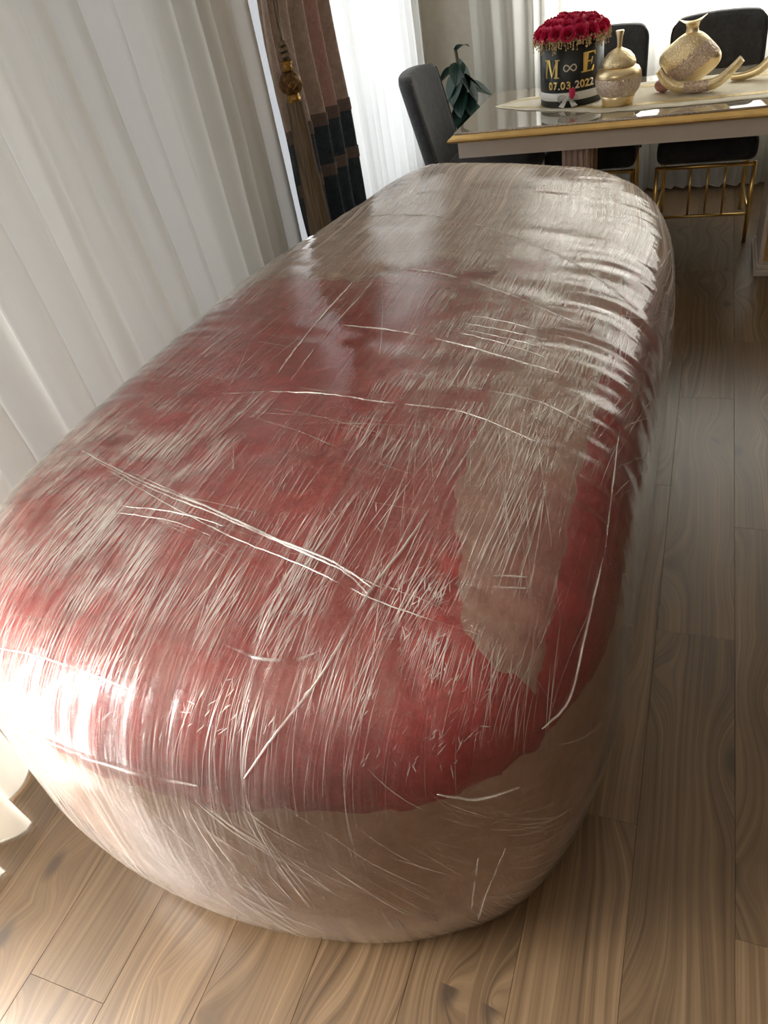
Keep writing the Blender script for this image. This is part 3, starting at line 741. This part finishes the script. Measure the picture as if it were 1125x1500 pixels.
def pedestal(x0, x1):
    y0, y1 = TY0 + 0.06, TY0 + 0.42
    b = box('pedestal_leg', tloc((x0, y0 + 0.04, 0.05)), tloc((x1, y1 - 0.04, 0.724)), 'rosewood', tb, bev=0.006)
    box('plinth', tloc((x0 - 0.02, y0, 0.0)), tloc((x1 + 0.02, y1, 0.055)), 'lacquer', b, bev=0.008)
    n = 5; wd = (x1 - x0) / n
    for k in range(n):
        lathe('flute', [(wd * 0.30, 0.08), (wd * 0.34, 0.10), (wd * 0.34, 0.68), (wd * 0.30, 0.70)], 'rosewood', b, 14, loc=tloc((x0 + wd * (k + 0.5), y0 + 0.036, 0)))
    for s_, xx in ((-1, x0), (1, x1)):
        bm = bmesh.new(); t = 0.012
        a0, a1 = y0 + 0.08, y1 - 0.08
        for (p, q, r_, s2) in ((a0, a1, 0.09, 0.105), (a0, a1, 0.655, 0.67), (a0, a0 + 0.015, 0.105, 0.655), (a1 - 0.015, a1, 0.105, 0.655)):
            xa, xb = (xx - 0.006, xx + 0.002) if s_ < 0 else (xx - 0.002, xx + 0.006)
            bx(bm, tloc((xa, p, r_)), tloc((xb, q, s2)))
        from_bm('gold_frame', bm, 'goldpaint', b)
    return b
pedestal(-0.655, -0.515); 
# the other leg shows a cream face with a gold framed painted panel
lx0, lx1, ly0, ly1 = 0.31, 0.47, TY0 + 0.03, TY0 + 0.42
b = box('pedestal_leg', tloc((lx0, ly0, 0.05)), tloc((lx1, ly1, 0.724)), 'lacquer', tb, bev=0.006)
box('plinth', tloc((lx0 - 0.018, ly0 - 0.02, 0.0)), tloc((lx1 + 0.018, ly1 + 0.02, 0.03)), 'lacquer', b, bev=0.006); box('plinth_moulding', tloc((lx0 - 0.009, ly0 - 0.010, 0.03)), tloc((lx1 + 0.009, ly1 + 0.010, 0.052)), 'lacquer', b, bev=0.005)
bm = bmesh.new()
for (p, q, r_, s_) in ((lx0 + 0.02, lx1 - 0.02, 0.075, 0.090), (lx0 + 0.02, lx1 - 0.02, 0.66, 0.675), (lx0 + 0.02, lx0 + 0.033, 0.09, 0.66), (lx1 - 0.033, lx1 - 0.02, 0.09, 0.66)):
    bx(bm, tloc((p, ly0 - 0.010, r_)), tloc((q, ly0 + 0.002, s_)))
from_bm('gold_frame', bm, 'goldpaint', b)
box('painted_panel', tloc((lx0 + 0.034, ly0 - 0.004, 0.092)), tloc((lx1 - 0.034, ly0 + 0.002, 0.658)), 'panel', b)
tag(tb, 'cream dining table with glossy glass top and gold edge', 'table')

# ------------------------------------------------------------------ chairs (face -Y)
def chair(label, loc, rz, group=None, wd=0.50):
    e = empty('dining_chair', loc, rz); h = wd / 2
    # seat: puffed rounded pad
    bm = bmesh.new(); bx(bm, (-h + 0.005, -0.25, 0.415), (h - 0.005, 0.27, 0.535), 0.05, 4); from_bm('seat', bm, 'chair', e, True)
    # backrest: leaning, gently curved slab with rounded top corners
    vs, fs = [], []; nu, nv = 22, 22; th = 0.085
    def bp(u, v, side):
        z = 0.40 + 0.59 * v; hw = h - 0.012
        topround = 0.06; x_ = (2 * u - 1) * hw
        cz = 0.0
        ax = abs(x_) - (hw - topround); zt = z - (0.99 - topround)
        if ax > 0 and zt > 0:
            q = math.hypot(ax, zt)
            if q > 0: m = max(ax, zt) / q; x_ = math.copysign((hw - topround) + ax * m, x_); z = (0.99 - topround) + zt * m
        z += 0.014 * (1 - (2 * u - 1) ** 2) * v
        y_ = 0.215 + 0.24 * (z - 0.40) + 0.035 * (1 - (2 * u - 1) ** 2)
        rnd = min(1.0, min(u, 1 - u, 1 - v + 0.02) / 0.06); t_ = th * (0.72 + 0.28 * math.sqrt(max(0, rnd)))
        return Vector((x_, y_ + (0 if side else 1) * t_ + (th - t_) * (0.5 if side else -0.0), z))
    for s in (1, 0):
        for j in range(nv + 1):
            for i in range(nu + 1): vs.append(bp(i / nu, j / nv, s))
    W = nu + 1; off = W * (nv + 1)
    for j in range(nv):
        for i in range(nu):
            a = j * W + i; fs.append((a, a + 1, a + 1 + W, a + W)); fs.append((off + a, off + a + W, off + a + 1 + W, off + a + 1))
    for j in range(nv): a = j * W; fs.append((a, a + W, off + a + W, off + a)); a = j * W + nu; fs.append((a, off + a, off + a + W, a + W))
    for i in range(nu): a = nv * W + i; fs.append((a, a + 1, off + a + 1, off + a)); a = i; fs.append((a, off + a, off + a + 1, a + 1))
    bk = mesh('backrest', vs, fs, 'chair', e)
    # piping along the two side edges of the back
    for s in (0.0, 1.0):
        tube('piping', [bp(s, k / 20, 1) + Vector((0, -0.002, 0)) for k in range(21)], 0.004, 'chair', bk, 6)
    r = 0.011
    for sx in (-1, 1):
        tube('leg', [(sx * (h - 0.014), -0.245, 0.0), (sx * (h - 0.014), -0.245, 0.415)], r, 'gold', e, 8)
        tube('leg', [(sx * (h - 0.03), 0.30, 0.0), (sx * (h - 0.03), 0.245, 0.42)], r, 'gold', e, 8)
        tube('side_rail', [(sx * (h - 0.014), -0.245, 0.150), (sx * (h - 0.03), 0.28, 0.150)], 0.007, 'gold', e, 8)
    tube('front_rail', [(-h + 0.01, -0.245, 0.405), (h - 0.01, -0.245, 0.405)], 0.010, 'gold', e, 8)
    tube('stretcher', [(-h + 0.01, -0.245, 0.150), (h - 0.01, -0.245, 0.150)], 0.008, 'gold', e, 8)
    for k in (-1, 0, 1): tube('front_bar', [(k * 0.085 + 0.02, -0.245, 0.15), (k * 0.085 + 0.02, -0.245, 0.405)], 0.006, 'gold', e, 6)
    tag(e, label, 'chair', group); return e
chair('charcoal velvet chair at the table end beside the white sheer curtain', (-1.10, 4.44, 0), PI / 2)
chair('charcoal velvet chair behind the table directly behind the gold lidded jar', (-0.575, 4.665, 0), 0)
chair('charcoal velvet chair behind the table behind the slanted gold vase', (0.02, 4.665, 0), 0)

# ------------------------------------------------------------------ table runner
def runner():
    e = empty('table_runner', (-0.1, 4.38, TZ))
    o = Vector(e.location)
    front = [(-1.085, 4.475), (-0.95, 4.36), (-0.79, 4.275), (-0.62, 4.20), (-0.48, 4.115), (-0.30, 4.10), (-0.1, 4.095), (0.1, 4.10), (0.3, 4.11), (0.5, 4.12), (0.8, 4.35)]
    back = [(-1.085, 4.475), (-0.97, 4.60), (-0.79, 4.65), (-0.62, 4.68), (-0.48, 4.70), (-0.30, 4.70), (-0.1, 4.70), (0.1, 4.70), (0.3, 4.69), (0.5, 4.66), (0.8, 4.36)]
    F = smooth_path([(a, b_, 0) for a, b_ in front], 10); B = smooth_path([(a, b_, 0) for a, b_ in back], 10)
    n = len(F); m = 24; vs, fs = [], []
    def P(k, j, zo=0.0):
        t = j / m; sc = 0.010 * abs(math.sin(k * 0.42)) * (1 - abs(2 * t - 1) < 0.2)
        p = F[k].lerp(B[k], t); edge = (1 - sst(0, 0.12, t)); p = p + Vector((0, -0.012 * abs(math.sin(k * 0.35)) * edge, 0))
        z = TZ + 0.0035 + 0.0012 * nz(p.x * 18, p.y * 18) + 0.004 * edge * max(0, nz(p.x * 9, 3)) * sst(-0.5, -0.3, p.x)
        return Vector((p.x, p.y, z + zo)) - o
    for zo in (0.0, -0.0025):
        for k in range(n):
            for j in range(m + 1): vs.append(P(k, j, zo))
    W = m + 1; off = n * W
    for k in range(n - 1):
        for j in range(m):
            a = k * W + j; fs.append((a, a + W, a + W + 1, a + 1)); fs.append((off + a, off + a + 1, off + a + W + 1, off + a + W))
    for k in range(n - 1):
        a = k * W; fs.append((a, off + a, off + a + W, a + W)); a = k * W + m; fs.append((a, a + W, off + a + W, off + a))
    mesh('runner_cloth', vs, fs, 'runner', e)
    for j0, j1 in ((3, 5), (m - 5, m - 3)):
        vs, fs = [], []
        for k in range(4, n - 4):
            for j in (j0, (j0 + j1) / 2, j1):
                q = P(k, int(j), 0.0012); vs.append(q)
        q = len(vs) // 3
        for k in range(q - 1):
            for j in range(2): a = k * 3 + j; fs.append((a, a + 3, a + 4, a + 1))
        mesh('gold_border', vs, fs, 'runnergold', e)
    tag(e, 'cream scalloped table runner with gold embroidered border', 'table runner')
runner()
RZ = TZ + 0.0055

# ------------------------------------------------------------------ flower box
fb = empty('flower_box', (-0.665, 4.425, RZ)); BR, BH = 0.158, 0.285
lathe('box_body', [(BR - 0.003, 0.0), (BR, 0.003), (BR, BH - 0.002), (BR - 0.004, BH), (BR - 0.008, BH - 0.002), (BR - 0.008, BH - 0.03)], 'box', fb, 72)
lathe('ribbon_band', [(BR + 0.0005, 0.030), (BR + 0.0025, 0.031), (BR + 0.0025, 0.066), (BR + 0.0005, 0.067)], 'ribbon', fb, 72, cap=False)
# the box faces the camera: angle of its front on the cylinder
fa = math.atan2(0 - 4.40, 0 + 0.66)
def wrap(x_, z_, r_=BR, da=0.0):      # x along the face (to viewer's right), z up
    a = fa + da + x_ / BR; return Vector((r_ * math.cos(a), r_ * math.sin(a), z_))
def text_part(body, size, x_, z_, mat, name, shear=0.0, bold=0.0):
    cu = bpy.data.curves.new('t', 'FONT'); cu.body = body; cu.size = size; cu.align_x = 'CENTER'; cu.align_y = 'CENTER'; cu.shear = shear; cu.offset = bold; cu.extrude = 0.0; cu.resolution_u = 4
    ob = bpy.data.objects.new('t', cu); col.objects.link(ob); dg = bpy.context.evaluated_depsgraph_get(); me = bpy.data.meshes.new_from_object(ob.evaluated_get(dg))
    bm = bmesh.new(); bm.from_mesh(me); bmesh.ops.triangulate(bm, faces=bm.faces[:]); 
    bmesh.ops.subdivide_edges(bm, edges=[e_ for e_ in bm.edges if e_.calc_length() > 0.02], cuts=2)
    ret = bmesh.ops.extrude_face_region(bm, geom=bm.faces[:])
    top = {v for v in ret['geom'] if isinstance(v, bmesh.types.BMVert)}
    for v in bm.verts: v.co = wrap(v.co.x + x_, v.co.y + z_, BR + (0.0035 if v in top else 0.0003))
    bmesh.ops.recalc_face_normals(bm, faces=bm.faces[:])
    o = from_bm(name, bm, mat, fb); bpy.data.objects.remove(ob); bpy.data.curves.remove(cu); bpy.data.meshes.remove(me); return o
def poly_letter(name, polys, x_, z_, s, mat):
    bm = bmesh.new()
    for poly in polys:
        vv = [bm.verts.new((p[0] * s + x_, p[1] * s + z_, 0)) for p in poly]; bm.faces.new(vv)
    bmesh.ops.triangulate(bm, faces=bm.faces[:])
    ret = bmesh.ops.extrude_face_region(bm, geom=bm.faces[:]); top = {v for v in ret['geom'] if isinstance(v, bmesh.types.BMVert)}
    for v in bm.verts: v.co = wrap(v.co.x, v.co.y, BR + (0.004 if v in top else 0.0003))
    bmesh.ops.recalc_face_normals(bm, faces=bm.faces[:]); return from_bm(name, bm, mat, fb)
EL = [[(-.34, -.5), (-.02, -.5), (.12, .5), (-.20, .5), (-.22, .44), (-.10, .44), (-.22, -.44), (-.33, -.44)],
      [(-.02, -.5), (.40, -.5), (.48, -.22), (.43, -.22), (.30, -.43), (-.01, -.43)], [(.10, .5), (.58, .5), (.60, .26), (.55, .26), (.46, .43), (.09, .43)],
      [(.04, -.02), (.30, -.02), (.26, -.15), (.30, -.15), (.37, .20), (.33, .20), (.30, .06), (.05, .06)]]
ML = [[(-.62, -.5), (-.40, -.5), (-.40, -.45), (-.46, -.44), (-.36, .40), (-.50, .44), (-.50, .5), (-.26, .5), (-.24, .44), (-.36, -.44), (-.30, -.5)],
      [(-.28, .5), (-.10, .5), (.06, -.26), (.02, -.5)], [(.02, -.5), (.06, -.26), (.36, .5), (.44, .5)],
      [(.26, .5), (.56, .5), (.56, .44), (.46, .42), (.42, -.42), (.52, -.45), (.52, -.5), (.18, -.5), (.18, -.45), (.26, -.42), (.32, .36)]]
poly_letter('letter', ML, -0.105, 0.175, 0.082, 'goldletter'); poly_letter('letter', EL, 0.075, 0.190, 0.085, 'goldletter')
pts = []
for k in range(49):
    t = 2 * PI * k / 48; pts.append(wrap(-0.008 + 0.026 * math.cos(t) / (1 + math.sin(t) ** 2) * 1.15, 0.176 + 0.034 * math.sin(t) * math.cos(t) / (1 + math.sin(t) ** 2) * 1.1, BR + 0.002))
tube('infinity_sign', pts, 0.0032, 'silverletter', fb, 6)
for k, ch in enumerate('07.03.2022'):
    xs = [-0.110, -0.083, -0.063, -0.043, -0.015, 0.006, 0.027, 0.052, 0.077, 0.102][k]
    text_part(ch, 0.047, xs, 0.098 if ch != '.' else 0.098, 'silverletter' if k in (2, 5, 6, 9) else 'goldletter', 'digit', 0.0, 0.0012)
# bow and bud at the front
bow = empty('tmp', (0, 0, 0)); bpy.data.objects.remove(bow)
def bow_loop(sg):
    vs, fs = [], []
    for k in range(13):
        t = k / 12; a = PI * 2 * t; x_ = sg * (0.004 + 0.042 * (1 - math.cos(a)) / 2); z_ = 0.045 + 0.024 * math.sin(a) * (0.6 + 0.4 * t)
        for r_ in (BR + 0.004, BR + 0.022): vs.append(wrap(x_ - 0.018, z_ + (0.006 if r_ > BR + 0.01 else 0) - 0.004, r_))
    for k in range(12): fs.append((2 * k, 2 * k + 1, 2 * k + 3, 2 * k + 2))
    mesh('bow_loop', vs, fs, 'ribbon', fb)
bow_loop(-1); bow_loop(1)
for sg in (-1, 1):
    vs = [wrap(-0.018, 0.045, BR + 0.006), wrap(-0.018 + sg * 0.010, 0.048, BR + 0.008), wrap(-0.018 + sg * 0.046, 0.008, BR + 0.012), wrap(-0.018 + sg * 0.018, 0.002, BR + 0.016)]
    mesh('bow_tail', vs, [(0, 1, 2, 3)], 'ribbon', fb)
c0 = wrap(0.002, 0.052, BR + 0.013)
lathe('rosebud', [(0.004, -0.012), (0.013, 0.0), (0.0155, 0.015), (0.0145, 0.032), (0.010, 0.036), (0.006, 0.034)], 'rose', fb, 18, loc=c0)
lathe('knot', [(0.003, -0.008), (0.010, -0.004), (0.012, 0.002), (0.008, 0.009), (0.003, 0.011)], 'ribbon', fb, 14, loc=wrap(-0.018, 0.045, BR + 0.010))
# roses: each a spiral of cupped petals
def rose_mesh():
    rr = random.Random(2); vs, fs = [], []
    for ring, (r0, np_, tilt, hgt) in enumerate(((0.006, 3, 0.1, 0.030), (0.013, 5, 0.30, 0.030), (0.021, 6, 0.55, 0.027), (0.029, 7, 0.85, 0.022))):
        for k in range(np_):
            a0 = 2 * PI * k / np_ + ring * 0.7; span = 2 * PI / np_ * 0.72; b0 = len(vs)
            for j in range(4):
                v_ = j / 3
                for i_ in range(5):
                    u_ = i_ / 4 * 2 - 1; rad = r0 * (0.45 + 0.55 * v_) + tilt * 0.012 * v_ * v_ + 0.0015 * rr.random(); z_ = -0.012 + (hgt + 0.010) * v_ - 0.008 * u_ * u_ * v_ - tilt * 0.012 * v_ * v_ * v_
                    a_ = a0 + u_ * span * (0.7 + 0.3 * v_); vs.append((rad * math.cos(a_), rad * math.sin(a_), z_))
            for j in range(3):
                for i_ in range(4): q = b0 + j * 5 + i_; fs.append((q, q + 1, q + 6, q + 5))
    me = bpy.data.meshes.new('rose'); me.from_pydata(vs, [], fs); me.update(); me.polygons.foreach_set('use_smooth', [True] * len(me.polygons)); me.materials.append(M['rose']); return me
rm = rose_mesh(); rr = random.Random(4); spots = [(0, 0, 0)]
for ring, cnt in ((0.058, 6), (0.112, 12), (0.158, 17)):
    for k in range(cnt):
        a = 2 * PI * k / cnt + ring * 9; spots.append((ring * math.cos(a), ring * math.sin(a), ring))
for sx_, sy_, rg in spots:
    o = bpy.data.objects.new('rose', rm); col.objects.link(o); o.parent = fb
    zc = BH + 0.082 - 0.048 * (rg / 0.158) ** 2 + rr.uniform(-0.005, 0.005)
    o.location = (sx_, sy_, zc); s_ = rr.uniform(0.98, 1.18); o.scale = (s_, s_, s_)
    d = Vector((sx_, sy_, 0.13)).normalized(); o.rotation_euler = d.to_track_quat('Z', 'Y').to_euler()
lathe('flower_foam', [(0.02, BH - 0.025), (BR - 0.010, BH - 0.02), (BR - 0.006, BH + 0.02), (0.11, BH + 0.05), (0.02, BH + 0.068)], 'dry', fb, 32)
# dried filler spilling over the rim
vs, fs = [], []
for k in range(230):
    a = rr.uniform(0, 2 * PI); r0 = BR - 0.015; ln = rr.uniform(0.02, 0.06); p = Vector((r0 * math.cos(a), r0 * math.sin(a), BH + 0.01)); out_ = rr.uniform(0.025, 0.05)
    q = p + Vector((math.cos(a + rr.uniform(-.3, .3)) * out_, math.sin(a + rr.uniform(-.3, .3)) * out_, rr.uniform(-0.01, 0.015))); t_ = q + Vector((rr.uniform(-.008, .008), rr.uniform(-.008, .008), -ln * rr.uniform(0.3, 1)))
    tube_geo([p, q, t_], 0.0012, 4, vs, fs)
    for j in range(3):
        c = q.lerp(t_, j / 2); s_ = 0.0045; b0 = len(vs)
        vs += [c + Vector(d) * s_ for d in ((1, 0, 0), (-1, 0, 0), (0, 1, 0), (0, -1, 0), (0, 0, 1), (0, 0, -1))]
        fs += [(b0 + a_, b0 + b_, b0 + c_) for a_, b_, c_ in ((0, 2, 4), (2, 1, 4), (1, 3, 4), (3, 0, 4), (2, 0, 5), (1, 2, 5), (3, 1, 5), (0, 3, 5))]
o = mesh('dried_sprigs', vs, fs, 'dry', fb, False); o['kind'] = 'stuff'
tag(fb, 'round black flower box with red roses and gold initials and date', 'flower box')

# ------------------------------------------------------------------ gold ornaments
jr = empty('lidded_jar', (-0.415, 4.245, RZ))
lathe('jar_foot', [(0.068, 0.0), (0.072, 0.003), (0.078, 0.03), (0.086, 0.046)], 'polish', jr, 56)
lathe('crystal_band', [(0.086, 0.046), (0.098, 0.060), (0.106, 0.085), (0.109, 0.105), (0.108, 0.122)], 'sparkle', jr, 56, cap=False)
lathe('jar_shoulder', [(0.108, 0.122), (0.104, 0.140), (0.094, 0.156), (0.078, 0.164), (0.074, 0.166)], 'polish', jr, 56)
ld = lathe('lid', [(0.076, 0.167), (0.080, 0.170), (0.079, 0.182), (0.070, 0.202), (0.052, 0.222), (0.030, 0.234), (0.016, 0.240), (0.012, 0.244)], 'hammer', jr, 56)
lathe('finial', [(0.012, 0.243), (0.011, 0.255), (0.014, 0.285), (0.020, 0.308), (0.018, 0.312), (0.010, 0.311)], 'polish', ld, 28)
tag(jr, 'gold lidded jar with crystal band and tall finial beside flower box', 'jar')

# slanted flat vase: a rounded square standing on its corner, mouth on the opposite corner
va = empty('slanted_vase', (-0.10, 4.46, RZ))
def vase_part(name, mat, pred, off=0.0):
    nu, nv = 96, 40; vs, fs = [], []
    def pt(i, j):
        a = 2 * PI * i / nu; b_ = -PI / 2 + PI * j / nv
        e1 = 0.62
        cx_, sx_ = math.cos(a), math.sin(a)
        x_ = math.copysign(abs(cx_) ** e1, cx_) * 0.112; z_ = math.copysign(abs(sx_) ** e1, sx_) * 0.112
        k = math.cos(b_) ** 0.75 if math.cos(b_) > 0 else 0
        x_, z_, y_ = x_ * k, z_ * k, 0.062 * math.sin(b_)
        r = math.radians(41); X_, Z_ = x_ * math.cos(r) - z_ * math.sin(r), x_ * math.sin(r) + z_ * math.cos(r)
        return x_, z_, Vector((X_ * 1.12, y_, max(0.0, Z_ * 0.93 + 0.125)))
    idx_ = {}
    for i in range(nu):
        for j in range(nv):
            q = [pt((i + a) % nu, j + b_) for a, b_ in ((0, 0), (1, 0), (1, 1), (0, 1))]
            z_ = sum(t[1] for t in q) / 4
            if not pred(z_): continue
            f = []
            for (a, b_), t in zip(((0, 0), (1, 0), (1, 1), (0, 1)), q):
                key = ((i + a) % nu, j + b_)
                if key not in idx_: idx_[key] = len(vs); vs.append(t[2])
                f.append(idx_[key])
            if len(set(f)) > 2: fs.append(tuple(dict.fromkeys(f)))
    return mesh(name, vs, fs, mat, va)
vase_part('hammered_body', 'hammer', lambda z: z > 0.022); vase_part('crystal_band', 'sparkle', lambda z: -0.058 < z <= 0.022); vase_part('polished_base', 'polish', lambda z: z <= -0.058)
vs, fs = [], []; nr = 40
for k, (r_, z_) in enumerate(((0.040, 0.215), (0.030, 0.238), (0.027, 0.255), (0.032, 0.272), (0.050, 0.286), (0.058, 0.289), (0.049, 0.283), (0.028, 0.268), (0.022, 0.25))):
    for i in range(nr):
        a = 2 * PI * i / nr; fl = max(0, (z_ - 0.26) / 0.03); vs.append((r_ * math.cos(a) * (1 + 0.08 * fl), r_ * 0.72 * math.sin(a), z_ + 0.011 * fl * math.cos(2 * a) + 0.006 * fl * math.cos(a)))
for k in range(8):
    for i in range(nr): j = (i + 1) % nr; fs.append((k * nr + i, k * nr + j, (k + 1) * nr + j, (k + 1) * nr + i))
mesh('fluted_mouth', vs, fs, 'polish', va)
lathe('vase_foot', [(0.040, 0.0), (0.043, 0.002), (0.046, 0.012), (0.05, 0.02)], 'polish', va, 32, sy=0.8)
tag(va, 'gold diamond-shaped flat vase with pinched mouth and crystal stripe', 'vase')

def trough(name, label, path, wid, dep, mats, loc, rz, cat):
    """boat-like dish: open half-tube along a curved path, ends rising"""
    e = empty(name, loc, rz); P = smooth_path(path, 10); n = len(P); m = 12
    def sec(k, j, inner):
        t = k / (n - 1); w_ = wid(t); a = PI + PI * j / m; r_ = w_ - (0.005 if inner else 0)
        d = (P[min(k + 1, n - 1)] - P[max(k - 1, 0)]).normalized(); up = Vector((0, 1, 0)).cross(d) * -1
        if up.z < 0: up = -up
        return P[k] + Vector((0, 1, 0)) * (r_ * math.cos(a)) + up * (dep * r_ / 0.04 * math.sin(a) + (0.004 if inner else 0))
    parts = {}
    for (t0, t1, mat, nm) in mats:
        k0, k1 = int(t0 * (n - 1)), int(t1 * (n - 1)); vs, fs = [], []
        for inner in (0, 1):
            for k in range(k0, k1 + 1):
                for j in range(m + 1): vs.append(sec(k, j, inner))
        W = m + 1; off = (k1 - k0 + 1) * W
        for k in range(k1 - k0):
            for j in range(m): a = k * W + j; fs.append((a, a + 1, a + W + 1, a + W)); fs.append((off + a, off + a + W, off + a + W + 1, off + a + 1))
            a = k * W; fs.append((a, a + W, off + a + W, off + a)); a = k * W + m; fs.append((a, off + a, off + a + W, a + W))
        for kk in (0, k1 - k0):
            for j in range(m): a = kk * W + j; fs.append((a, off + a, off + a + 1, a + 1))
        mesh(nm, vs, fs, mat, e)
    zmin = min((o.matrix_basis @ v.co).z for o in e.children for v in o.data.vertices)
    for o in e.children:
        for v in o.data.vertices: v.co.z -= zmin
    tag(e, label, cat); return e
trough('boat_dish', 'gold boat-shaped dish with crystal middle band before the slanted vase', [(-0.165, 0, 0.115), (-0.135, 0, 0.075), (-0.09, 0, 0.046), (-0.03, 0, 0.038), (0.03, 0, 0.038), (0.085, 0, 0.046), (0.135, 0, 0.080), (0.185, 0, 0.128)],
       lambda t: 0.018 + 0.026 * math.sin(PI * (0.12 + 0.76 * t)), 0.038, [(0.0, 0.38, 'hammer', 'dish_end'), (0.38, 0.63, 'sparkle', 'crystal_band'), (0.63, 1.0, 'hammer', 'dish_end')], (-0.06, 4.315, RZ), 0.0, 'dish')
trough('curved_ornament', 'gold swan-curved ornament bowl to the side of the slanted vase', [(-0.14, 0, 0.03), (-0.08, 0, 0.034), (-0.02, 0, 0.055), (0.03, 0, 0.10), (0.08, 0, 0.135), (0.14, 0, 0.145), (0.2, 0, 0.12)],
       lambda t: 0.016 + 0.03 * math.sin(PI * (0.1 + 0.7 * t)), 0.03, [(0.0, 1.0, 'polish', 'swan_bowl')], (0.235, 4.50, RZ), 0.0, 'ornament')
eg = empty('pink_pomegranate', (-0.215, 4.415, RZ))
lathe('fruit_body', [(0.012, 0.0), (0.028, 0.006), (0.040, 0.022), (0.041, 0.036), (0.032, 0.050), (0.016, 0.058), (0.008, 0.058)], 'pink', eg, 32)
lathe('crown', [(0.008, 0.056), (0.007, 0.064), (0.012, 0.074), (0.010, 0.073), (0.005, 0.062)], 'polish', eg, 16)
tag(eg, 'small dusty pink ceramic pomegranate behind the gold boat dish', 'ornament')

# ------------------------------------------------------------------ corner plant
pt_ = empty('potted_rubber_plant', (-1.30, 5.13, 0))
lathe('pot', [(0.085, 0.0), (0.09, 0.005), (0.115, 0.20), (0.122, 0.215), (0.112, 0.215), (0.105, 0.19)], 'pot', pt_, 36)
lathe('soil', [(0.02, 0.186), (0.106, 0.188), (0.105, 0.192), (0.02, 0.196)], 'soil', pt_, 30)
def leaf(base, dirv, ln, wd, droop, mat, roll=0.0):
    d = Vector(dirv).normalized(); s = d.cross(Vector((0, 0, 1))).normalized(); u_ = s.cross(d)
    s, u_ = s * math.cos(roll) + u_ * math.sin(roll), u_ * math.cos(roll) - s * math.sin(roll)
    vs, fs = [], []; n = 12
    for k in range(n + 1):
        t = k / n; w_ = wd * (math.sin(PI * t ** 0.85) ** 0.8) if 0 < t < 1 else 0.001
        c = Vector(base) + d * (ln * t) + Vector((0, 0, -droop * t * t))
        for q in (-1, -0.5, 0, 0.5, 1): vs.append(c + s * (w_ * q) + u_ * (0.25 * w_ * abs(q)))
    for k in range(n):
        for q in range(4): a = k * 5 + q; fs.append((a, a + 1, a + 6, a + 5))
    lf = mesh('leaf', vs, fs, mat, pt_)
    tube('midrib', [Vector(base) + d * (ln * k / 8) + Vector((0, 0, -droop * (k / 8) ** 2 + 0.001)) for k in range(9)], 0.002, 'leaf', lf, 5)
st1 = [(-0.03, 0, 0.19), (-0.08, -0.02, 0.5), (-0.13, -0.06, 0.8), (-0.15, -0.08, 1.0)]
tube('stem', smooth_path(st1, 8), 0.010, 'stem', pt_); st2 = [(0.03, -0.02, 0.19), (0.06, -0.05, 0.32), (0.10, -0.10, 0.45)]; tube('stem', smooth_path(st2, 8), 0.008, 'stem', pt_)
for b_, d_, l_, w_, dr_, mt, ro in [((-0.15, -0.08, 0.98), (0.5, -0.3, 0.5), 0.16, 0.030, 0.08, 'leaf', 0.2), ((-0.14, -0.08, 0.95), (0.35, -0.35, -0.75), 0.20, 0.065, 0.0, 'leaf', 0.7), ((-0.14, -0.07, 0.90), (-0.1, -0.5, -0.8), 0.23, 0.065, 0.0, 'leaf', -0.2),
        ((-0.13, -0.06, 0.84), (0.5, -0.4, -0.6), 0.20, 0.055, 0.0, 'leaf', 0.4), ((-0.14, -0.05, 0.80), (0.1, -0.6, -0.7), 0.22, 0.06, 0.0, 'leaf', -0.5), ((-0.12, -0.05, 0.72), (0.55, -0.2, -0.6), 0.2, 0.055, 0.02, 'leaf', 0.1),
        ((-0.12, -0.05, 0.68), (0.0, -0.8, -0.4), 0.2, 0.055, 0.06, 'leaf', 0.3), ((-0.10, -0.03, 0.60), (0.6, -0.5, -0.2), 0.22, 0.055, 0.08, 'leaf', 0.0), ((-0.09, -0.02, 0.55), (0.1, -0.7, 0.1), 0.2, 0.05, 0.1, 'leaf', 0.2),
        ((0.08, -0.08, 0.42), (0.7, -0.3, 0.1), 0.20, 0.045, 0.14, 'leaf', 0.0), ((0.09, -0.09, 0.44), (0.3, -0.7, 0.2), 0.18, 0.045, 0.12, 'leaf2', 0.3), ((0.10, -0.10, 0.45), (0.9, -0.1, -0.2), 0.24, 0.04, 0.12, 'leaf', 0.5),
        ((0.06, -0.05, 0.38), (-0.3, -0.8, 0.2), 0.2, 0.045, 0.10, 'leaf', -0.3), ((0.09, -0.09, 0.45), (0.5, 0.1, 0.4), 0.2, 0.045, 0.12, 'leaf', 0.2)]:
    leaf(b_, d_, l_, w_, dr_, mt, ro)
rl = random.Random(9)
for k in range(16):
    t = k / 15; a = k * 2.4; leaf((-0.14 + 0.07 * (1 - t), -0.06 + 0.04 * (1 - t), 0.42 + 0.50 * t), (0.7 * math.cos(a) + 0.15, 0.5 * math.sin(a) - 0.35, rl.uniform(-0.7, 0.0)), rl.uniform(0.15, 0.21), rl.uniform(0.045, 0.062), rl.uniform(0.02, 0.08), 'leaf', rl.uniform(-0.6, 0.6))
tag(pt_, 'dark green broad-leaved potted plant in the room corner behind the table', 'plant')
